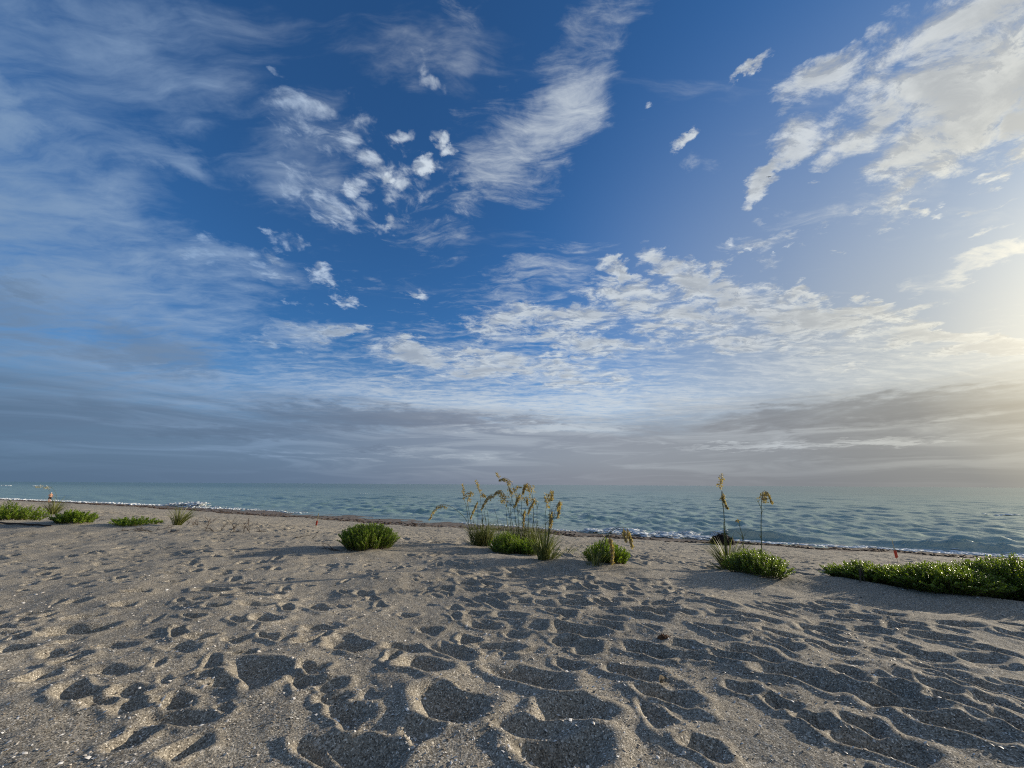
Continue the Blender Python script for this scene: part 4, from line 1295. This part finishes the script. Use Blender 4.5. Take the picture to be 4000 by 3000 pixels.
# ------------------------------------------------------------------ seaweed heaps
def heap(name, label, px, py, w, h, fibres, mat, seed, cat='seaweed'):
    p = at(px, py)
    mp = p.y / ray(px, py)[1]
    W, H = w * mp / 2, h * mp
    r = np.random.default_rng(seed)
    n1, n2_ = 16, 48
    vs, fs = [], []
    for i in range(n1 + 1):
        e = i / n1
        for j in range(n2_):
            a = 2 * math.pi * j / n2_
            rad = math.cos(e * math.pi / 2) ** 0.75
            x, y = math.cos(a) * rad * W, math.sin(a) * rad * W * 0.6
            vs.append((x, y, H * math.sin(e * math.pi / 2) ** 0.9 * (1 - 0.18 * x / W)))
    vs = np.array(vs)
    nz = fbm(vs[:, 0] * 9 / W * 0.5, vs[:, 1] * 9 / W * 0.5 + vs[:, 2] * 8 / W * 0.5, 4, seed)
    vs *= (1 + 0.28 * nz)[:, None]
    vs[:, 2] -= 0.03 * H
    for i in range(n1):
        for j in range(n2_):
            fs.append((i * n2_ + j, i * n2_ + (j + 1) % n2_, (i + 1) * n2_ + (j + 1) % n2_, (i + 1) * n2_ + j))
    o = empty(name, p, label, cat)
    mb = MB()
    mb.add(vs, fs, 0.2)
    mb.build('mass', mat, o, smooth=True)
    mb = MB()
    for k in range(fibres):
        q = vs[r.integers(0, len(vs) - n2_)]
        out = Vector((q[0] / W, q[1] / W, 0.5 + r.normal(0, 0.3))).normalized()
        pts = [Vector(q)]
        d = out.copy()
        L = W * r.uniform(0.08, 0.28)
        for i in range(4):
            d = (d + Vector((r.normal(0, 0.4), r.normal(0, 0.4), r.normal(-0.15, 0.3)))).normalized()
            pts.append(pts[-1] + d * L / 4)
        mb.tube(pts, [L * 0.05, L * 0.05, L * 0.04, L * 0.03, L * 0.01], 3, r.random())
    tag(mb.build('strands', mat, o), kind='stuff')
    return o


m_mound = plain_mat('dark_seaweed', (0.012, 0.008, 0.006), (0.050, 0.030, 0.018), 0.85, 9.0, 0.2, 0.6)
m_clump = plain_mat('brown_seaweed', (0.05, 0.020, 0.006), (0.30, 0.13, 0.035), 0.6, 50.0)
heap('seaweed_mound', 'dark brown mound of seaweed at the edge of the water', 2826, 2127, 88, 36, 160, m_mound, 4)
heap('seaweed_clump', 'small rusty brown seaweed clump lying on footprints in the near sand', 2600, 2505, 62, 22, 130, m_clump, 8)

# ------------------------------------------------------------------ shells and grit on the near sand
m_shell, gg = new_mat('shell')
t_ = gg.node('ShaderNodeAttribute', out=2, attribute_name='tint')
oi = gg.node('ShaderNodeObjectInfo', out=5)
co = gg.node('ShaderNodeTexCoord', out=3)
sc1 = gg.mix(oi, (0.58, 0.50, 0.40), (0.78, 0.75, 0.70))
sc1 = gg.mix(gg.m('MULTIPLY', gg.noise(co, 160.0, 3.0, 0.6, dim='3D'), 0.45), sc1, (0.42, 0.33, 0.24))
finish(m_shell, gg, principled(gg, sc1, 0.5, 0.4))
m_grit, gg = new_mat('shell_grit')
t_ = gg.node('ShaderNodeAttribute', out=2, attribute_name='tint')
finish(m_grit, gg, principled(gg, gg.ramp(t_, [(0.0, (0.13, 0.11, 0.09)), (0.3, (0.32, 0.27, 0.21)), (0.55, (0.52, 0.46, 0.38)), (0.8, (0.66, 0.62, 0.56)), (1.0, (0.80, 0.78, 0.74))]), 0.6, 0.35))


def shell_mesh(seed):
    """ribbed half shell"""
    r = random.Random(seed)
    mb = MB()
    n, m_ = 5, 11
    vs, fs = [(0, -0.5, 0.02)], []
    for i in range(1, n + 1):
        f = i / n
        for j in range(m_):
            a = R(-68 + 136 * j / (m_ - 1))
            rr_ = f * (1 - 0.10 * abs(math.sin(a)) + 0.03 * (j % 2)) * (1 + r.uniform(-0.03, 0.03))
            dome = 0.30 * math.sin(math.pi * (0.12 + 0.80 * f)) * math.cos(a * 0.9) + 0.02 * (j % 2) * f
            vs.append((math.sin(a) * rr_ * 0.62, -0.5 + math.cos(a) * rr_, dome))
    for j in range(m_ - 1):
        fs.append((0, 1 + j, 2 + j))
    for i in range(n - 1):
        for j in range(m_ - 1):
            a = 1 + i * m_ + j
            fs.append((a, a + m_, a + m_ + 1, a + 1))
    mb.add(vs, fs, 0.8)
    me = bpy.data.meshes.new('shell')
    me.from_pydata(mb.v, [], mb.f)
    me.polygons.foreach_set('use_smooth', np.ones(len(me.polygons), bool))
    me.materials.append(m_shell)
    return me


SM = [shell_mesh(k) for k in range(4)]
SHELLS = [(794, 2685, 22, 'largest pale shell in the left foreground, lying on open shelly sand'), (26, 2932, 22, 'cream shell at the bottom left corner of the picture'), (349, 2941, 14, 'white oval shell near the bottom left, beside deep shadow'),
          (2076, 2934, 18, 'pointed white shell in the shaded print at the bottom centre'), (2338, 2942, 16, 'white shell on the lit right rim of the bottom centre print'), (2672, 2946, 20, 'white shell standing in the shade at lower right'), (3305, 2944, 14, 'white shell in the long bottom shadow at lower right'),
          (1898, 2478, 12, 'white shell on the flat between small prints in the middle'), (1310, 2661, 12, 'pale shell on the left rim beside wide bowl shaped print'), (3425, 2762, 20, 'thin ring shaped pale shell fragment in the shade on the right'), (1645, 2975, 14, None), (1700, 2990, 14, None), (1635, 2975, 12, None),
          (298, 2933, 14, None), (60, 2945, 12, None), (515, 2920, 14, None), (840, 2778, 13, None), (745, 2745, 16, None), (720, 2742, 12, None), (880, 2950, 13, None), (165, 2318, 16, None), (140, 2323, 11, None), (115, 2285, 10, None), (65, 2406, 11, None),
          (322, 2640, 11, None), (555, 2640, 9, None), (1060, 2745, 11, None), (1140, 2590, 12, None), (1220, 2660, 10, None), (1265, 2455, 12, None), (840, 2445, 9, None), (1370, 2600, 9, None), (1722, 2606, 13, None), (1718, 2612, 9, None), (1385, 2832, 10, None),
          (1620, 2860, 12, None), (2010, 2680, 8, None), (2190, 2880, 9, None), (2320, 2900, 16, None), (2570, 2960, 16, None), (2660, 2950, 12, None), (2580, 2620, 10, None), (2720, 2820, 12, None), (2730, 2840, 13, None), (2765, 2950, 12, None), (2900, 2905, 11, None), (2690, 2770, 9, None), (3420, 2780, 9, None), (3165, 2925, 10, None), (3480, 2580, 10, None), (3500, 2655, 9, None), (3180, 2640, 9, None), (3520, 2770, 12, None), (3690, 2865, 10, None), (3920, 2405, 10, None)]
for k, (px, py, size, lab) in enumerate(SHELLS):
    d = ray(px, py)
    kk = (CAM_H - 0.0) / -d[2]
    for _ in range(6):
        x, y = d[0] * kk, d[1] * kk
        kk = (CAM_H - ground_z(x, y)) / -d[2]
    x, y = d[0] * kk, d[1] * kk
    sz = size * kk
    o = bpy.data.objects.new('seashell', SM[k % 4])
    COL.objects.link(o)
    o.location = (x, y, ground_z(x, y) + 0.001)
    o.rotation_euler = (prng.gauss(0.1, 0.25), prng.gauss(0, 0.25), prng.uniform(0, 6.28))
    o.scale = (sz * prng.uniform(0.7, 1.1), sz, sz * prng.uniform(0.6, 1.0))
    tag(o, lab or 'small pale shell bit on the near footprinted sand', 'shell', None if lab else 'small pale shell bits on the near sand')

# broken grit: flat chips, too many to count
grnd = np.random.default_rng(9)
n = 34000
ga = grnd.uniform(-1.05, 1.05, n)
gr = 1.45 * (6.5 / 1.45) ** (grnd.random(n) ** 0.85)
gx, gy = gr * np.sin(ga), gr * np.cos(ga)
dens_ = 0.35 + 1.2 * (fbm(gx * 1.1, gy * 1.1, 3, 55) + 0.25) + 0.35 * smoothstep(0.5, -1.5, gx)
ok = grnd.random(n) < dens_
gx, gy, gr = gx[ok], gy[ok], gr[ok]
n = len(gx)
ii = np.clip(np.searchsorted(rr, gr), 1, nr - 1)
jj = np.clip(np.searchsorted(th, np.arctan2(gx, gy)), 1, nt - 1)
gz = 0.25 * (Z[ii, jj] + Z[ii - 1, jj] + Z[ii, jj - 1] + Z[ii - 1, jj - 1])
size = grnd.lognormal(math.log(0.0045), 0.45, n).clip(0.002, 0.013)
a = grnd.uniform(0, 6.28, n)
u = np.stack([np.cos(a), np.sin(a), grnd.normal(0, 0.35, n)], -1)
v = np.stack([-np.sin(a), np.cos(a), grnd.normal(0, 0.35, n)], -1) * grnd.uniform(0.4, 0.9, n)[:, None]
nrm = np.cross(u, v)
nrm /= np.linalg.norm(nrm, axis=1)[:, None]
c = np.stack([gx, gy, gz + size * 0.15], -1)
s1 = size[:, None]
Vg = np.stack([c - u * s1, c + v * s1 * 0.9, c + u * s1, c - v * s1, c + nrm * s1 * 0.35], 1).reshape(-1, 3)
q = 5 * np.arange(n)[:, None]
Fg = np.concatenate([q + np.array([0, 3, 4]), q + np.array([3, 2, 4]), q + np.array([2, 1, 4]), q + np.array([1, 0, 4])], 0)
tg = np.tile(grnd.random(n) ** 1.3, 4)
tag(mesh_np('shell_grit', Vg, Fg, m_grit, tint=tg), kind='stuff')

# a dry leaf on the rim of a print, a pale scrap near the wrack
m_dry = leaf_mat('dry_leaf', (0.10, 0.075, 0.045), (0.22, 0.17, 0.11), 0.8, 0.15, 0.2)
for px, py, size, lab, nm, mt, ct in [(2592, 2668, 0.036, 'curled dry brown leaf on the rim of a print at right of centre', 'dry_leaf', m_dry, 'leaf')]:
    p = at(px, py)
    p.z = ground_z(p.x, p.y) + 0.006
    mb = MB()
    vs, fs = [], []
    for i in range(7):
        f = i / 6
        w = 0.5 * math.sin(math.pi * (0.08 + 0.9 * f)) ** 0.8
        for j in range(5):
            s_ = (j - 2) / 2
            vs.append(((f - 0.5) * size * 1.7, s_ * w * size, size * (0.28 * s_ * s_ + 0.22 * math.sin(f * 4) + 0.05 * math.sin(9 * f + 3 * s_))))
    for i in range(6):
        for j in range(4):
            fs.append((i * 5 + j, (i + 1) * 5 + j, (i + 1) * 5 + j + 1, i * 5 + j + 1))
    mb.add([(x, y, z) for x, y, z in vs], fs, 0.4)
    o = mb.build(nm, mt)
    o.location = p
    o.rotation_euler = (0.1, -0.15, 0.7)
    tag(o, lab, ct)
m_scrap = plain_mat('bleached_wood', (0.55, 0.50, 0.42), (0.75, 0.71, 0.64), 0.7, 30.0)
p = at(1645, 2069)
mb = MB()
pts = [Vector((-0.16, 0.03, 0.02)), Vector((-0.05, 0.0, 0.035)), Vector((0.06, 0.01, 0.03)), Vector((0.17, -0.03, 0.03))]
mb.tube(pts, [0.012, 0.024, 0.022, 0.010], 7, 0.6)
o = mb.build('driftwood_chip', m_scrap)
o.location = p
tag(o, 'short bleached driftwood chip lying near the seaweed line left of the sea oats', 'driftwood')

# ------------------------------------------------------------------ bird over the sea
m_bird = plain_mat('dark_feather', (0.02, 0.02, 0.022), (0.06, 0.055, 0.05), 0.8, 10.0)
bd = ray(3003, 691)
bd = bd / np.linalg.norm(bd)
bp = Vector(bd * 110) + Vector((0, 0, CAM_H))
bo = empty('gliding_bird', bp, 'tiny dark bird gliding in front of the curved cloud at upper right', 'bird')
mb = MB()
prof = [(-0.30, 0.004), (-0.22, 0.03), (-0.08, 0.055), (0.06, 0.06), (0.16, 0.045), (0.22, 0.035), (0.27, 0.030), (0.31, 0.012), (0.37, 0.003)]
mb.tube([(0, y, 0.01 * math.sin(y * 6)) for y, _ in prof], [r_ for _, r_ in prof], 8, 0.4)
mb.build('body', m_bird, bo, smooth=True)
for sgn in (-1, 1):
    mb = MB()
    vs, fs = [], []
    span = [(0.03, 0.13, -0.09, 0.02), (0.22, 0.15, -0.06, 0.09), (0.42, 0.13, -0.03, 0.12), (0.62, 0.04, -0.09, 0.09), (0.72, -0.05, -0.12, 0.06)]
    for x, y0, y1, z in span:
        vs += [(sgn * x, y0, z), (sgn * x, y1, z), (sgn * x, (y0 + y1) / 2, z + 0.014)]
    for i in range(4):
        a_ = i * 3
        fs += [(a_, a_ + 3, a_ + 4, a_ + 1), (a_ + 1, a_ + 4, a_ + 5, a_ + 2), (a_ + 2, a_ + 5, a_ + 3, a_)]
    mb.add(vs, fs, 0.3)
    mb.build('wing', m_bird, bo)
mb = MB()
mb.add([(-0.03, -0.26, 0.005), (0.03, -0.26, 0.005), (0.075, -0.42, 0), (-0.075, -0.42, 0), (0, -0.30, 0.014)], [(0, 3, 4), (3, 2, 4), (2, 1, 4), (1, 0, 4), (0, 1, 2, 3)], 0.3)
mb.build('tail', m_bird, bo)
bo.rotation_euler = (R(-4), R(16), R(-35))
bo.scale = (0.75, 0.75, 0.75)

# ------------------------------------------------------------------ the person at the water
m_skin = plain_mat('skin', (0.44, 0.235, 0.145), (0.54, 0.31, 0.20), 0.6, 6.0)
m_short = plain_mat('dark_cloth', (0.010, 0.009, 0.011), (0.022, 0.018, 0.02), 0.9, 20.0)
m_hair = plain_mat('pale_cap', (0.50, 0.50, 0.50), (0.70, 0.70, 0.70), 0.8, 20.0)
pp = at(190, 1963)
PH = 38.5 * pp.y / ray(190, 1963)[1]                   # standing height
po = empty('person', pp, 'shirtless person in black shorts and pale cap walking at the water', 'person')
po.rotation_euler = (0, 0, R(62))                       # heading along the shore, away to the left
K = PH / 1.78


def skin_body(name, verts, edges, radii, mat, parent, root=0):
    me = bpy.data.meshes.new(name)
    me.from_pydata([tuple(c * K for c in v) for v in verts], edges, [])
    o = bpy.data.objects.new(name, me)
    COL.objects.link(o)
    o.parent = parent
    md = o.modifiers.new('skin', 'SKIN')
    md.use_smooth_shade = True
    sv = me.skin_vertices[0].data
    for i, r_ in enumerate(radii):
        rx, ry = r_ if isinstance(r_, tuple) else (r_, r_)
        sv[i].radius = (rx * K, ry * K)
        sv[i].use_root = (i == root)
    sub = o.modifiers.new('subdivision', 'SUBSURF')
    sub.levels = sub.render_levels = 2
    me.materials.append(mat)
    return o


# local axes: +y ahead, x to the person's right, z up; mid-stride, left arm bent
bv = [(0, 0, 0.94), (0, 0.01, 1.08), (0, 0.02, 1.24), (0, 0.03, 1.40), (0, 0.035, 1.50), (0, 0.06, 1.60), (0, 0.07, 1.70),
      (0.17, 0.02, 1.42), (0.24, -0.08, 1.17), (0.25, 0.05, 0.95), (0.25, 0.09, 0.87),
      (-0.17, 0.03, 1.42), (-0.25, 0.06, 1.17), (-0.16, 0.26, 1.16), (-0.12, 0.33, 1.18),
      (0.10, 0.01, 0.88), (0.11, 0.14, 0.50), (0.11, -0.01, 0.10), (0.12, 0.13, 0.035),
      (-0.10, 0.0, 0.88), (-0.11, -0.06, 0.49), (-0.11, -0.32, 0.16), (-0.115, -0.24, 0.04)]
be = [(0, 1), (1, 2), (2, 3), (3, 4), (4, 5), (5, 6), (3, 7), (7, 8), (8, 9), (9, 10), (3, 11), (11, 12), (12, 13), (13, 14), (0, 15), (15, 16), (16, 17), (17, 18), (0, 19), (19, 20), (20, 21), (21, 22)]
br = [(0.15, 0.11), (0.145, 0.105), (0.16, 0.11), (0.165, 0.105), 0.058, (0.078, 0.092), (0.075, 0.09),
      0.062, 0.047, 0.036, 0.04, 0.062, 0.047, 0.036, 0.04, 0.085, 0.06, 0.04, (0.04, 0.032), 0.085, 0.06, 0.04, (0.04, 0.032)]
skin_body('body', bv, be, br, m_skin, po)
sv_ = [(0, 0, 0.97), (0.10, 0.015, 0.88), (0.112, 0.10, 0.60), (-0.10, 0.0, 0.88), (-0.112, -0.035, 0.60), (0, 0, 1.03)]
skin_body('shorts', sv_, [(0, 5), (0, 1), (1, 2), (0, 3), (3, 4)], [(0.175, 0.135), 0.115, 0.105, 0.115, 0.105, (0.168, 0.128)], m_short, po)
mb = MB()
for i in range(6):
    pass
vs, fs = [], []
for i in range(6):
    e = i / 5 * math.pi / 2
    for j in range(14):
        a = 2 * math.pi * j / 14
        vs.append((0.088 * math.cos(e) * math.cos(a) * K, (0.07 + 0.105 * math.cos(e) * math.sin(a)) * K, (1.69 + 0.10 * math.sin(e)) * K))
for i in range(5):
    for j in range(14):
        fs.append((i * 14 + j, i * 14 + (j + 1) % 14, (i + 1) * 14 + (j + 1) % 14, (i + 1) * 14 + j))
b0 = len(vs)
for j in range(7):
    a = math.pi * (0.15 + 0.7 * j / 6)
    vs += [(0.088 * math.cos(a) * K, (0.07 + 0.10 * math.sin(a)) * K, 1.692 * K), (0.085 * math.cos(a) * K, (0.10 + 0.17 * math.sin(a)) * K, 1.675 * K)]
for j in range(6):
    fs.append((b0 + 2 * j, b0 + 2 * j + 1, b0 + 2 * j + 3, b0 + 2 * j + 2))
mb.add(vs, fs, 0.5)
mb.build('cap', m_hair, po, smooth=True)
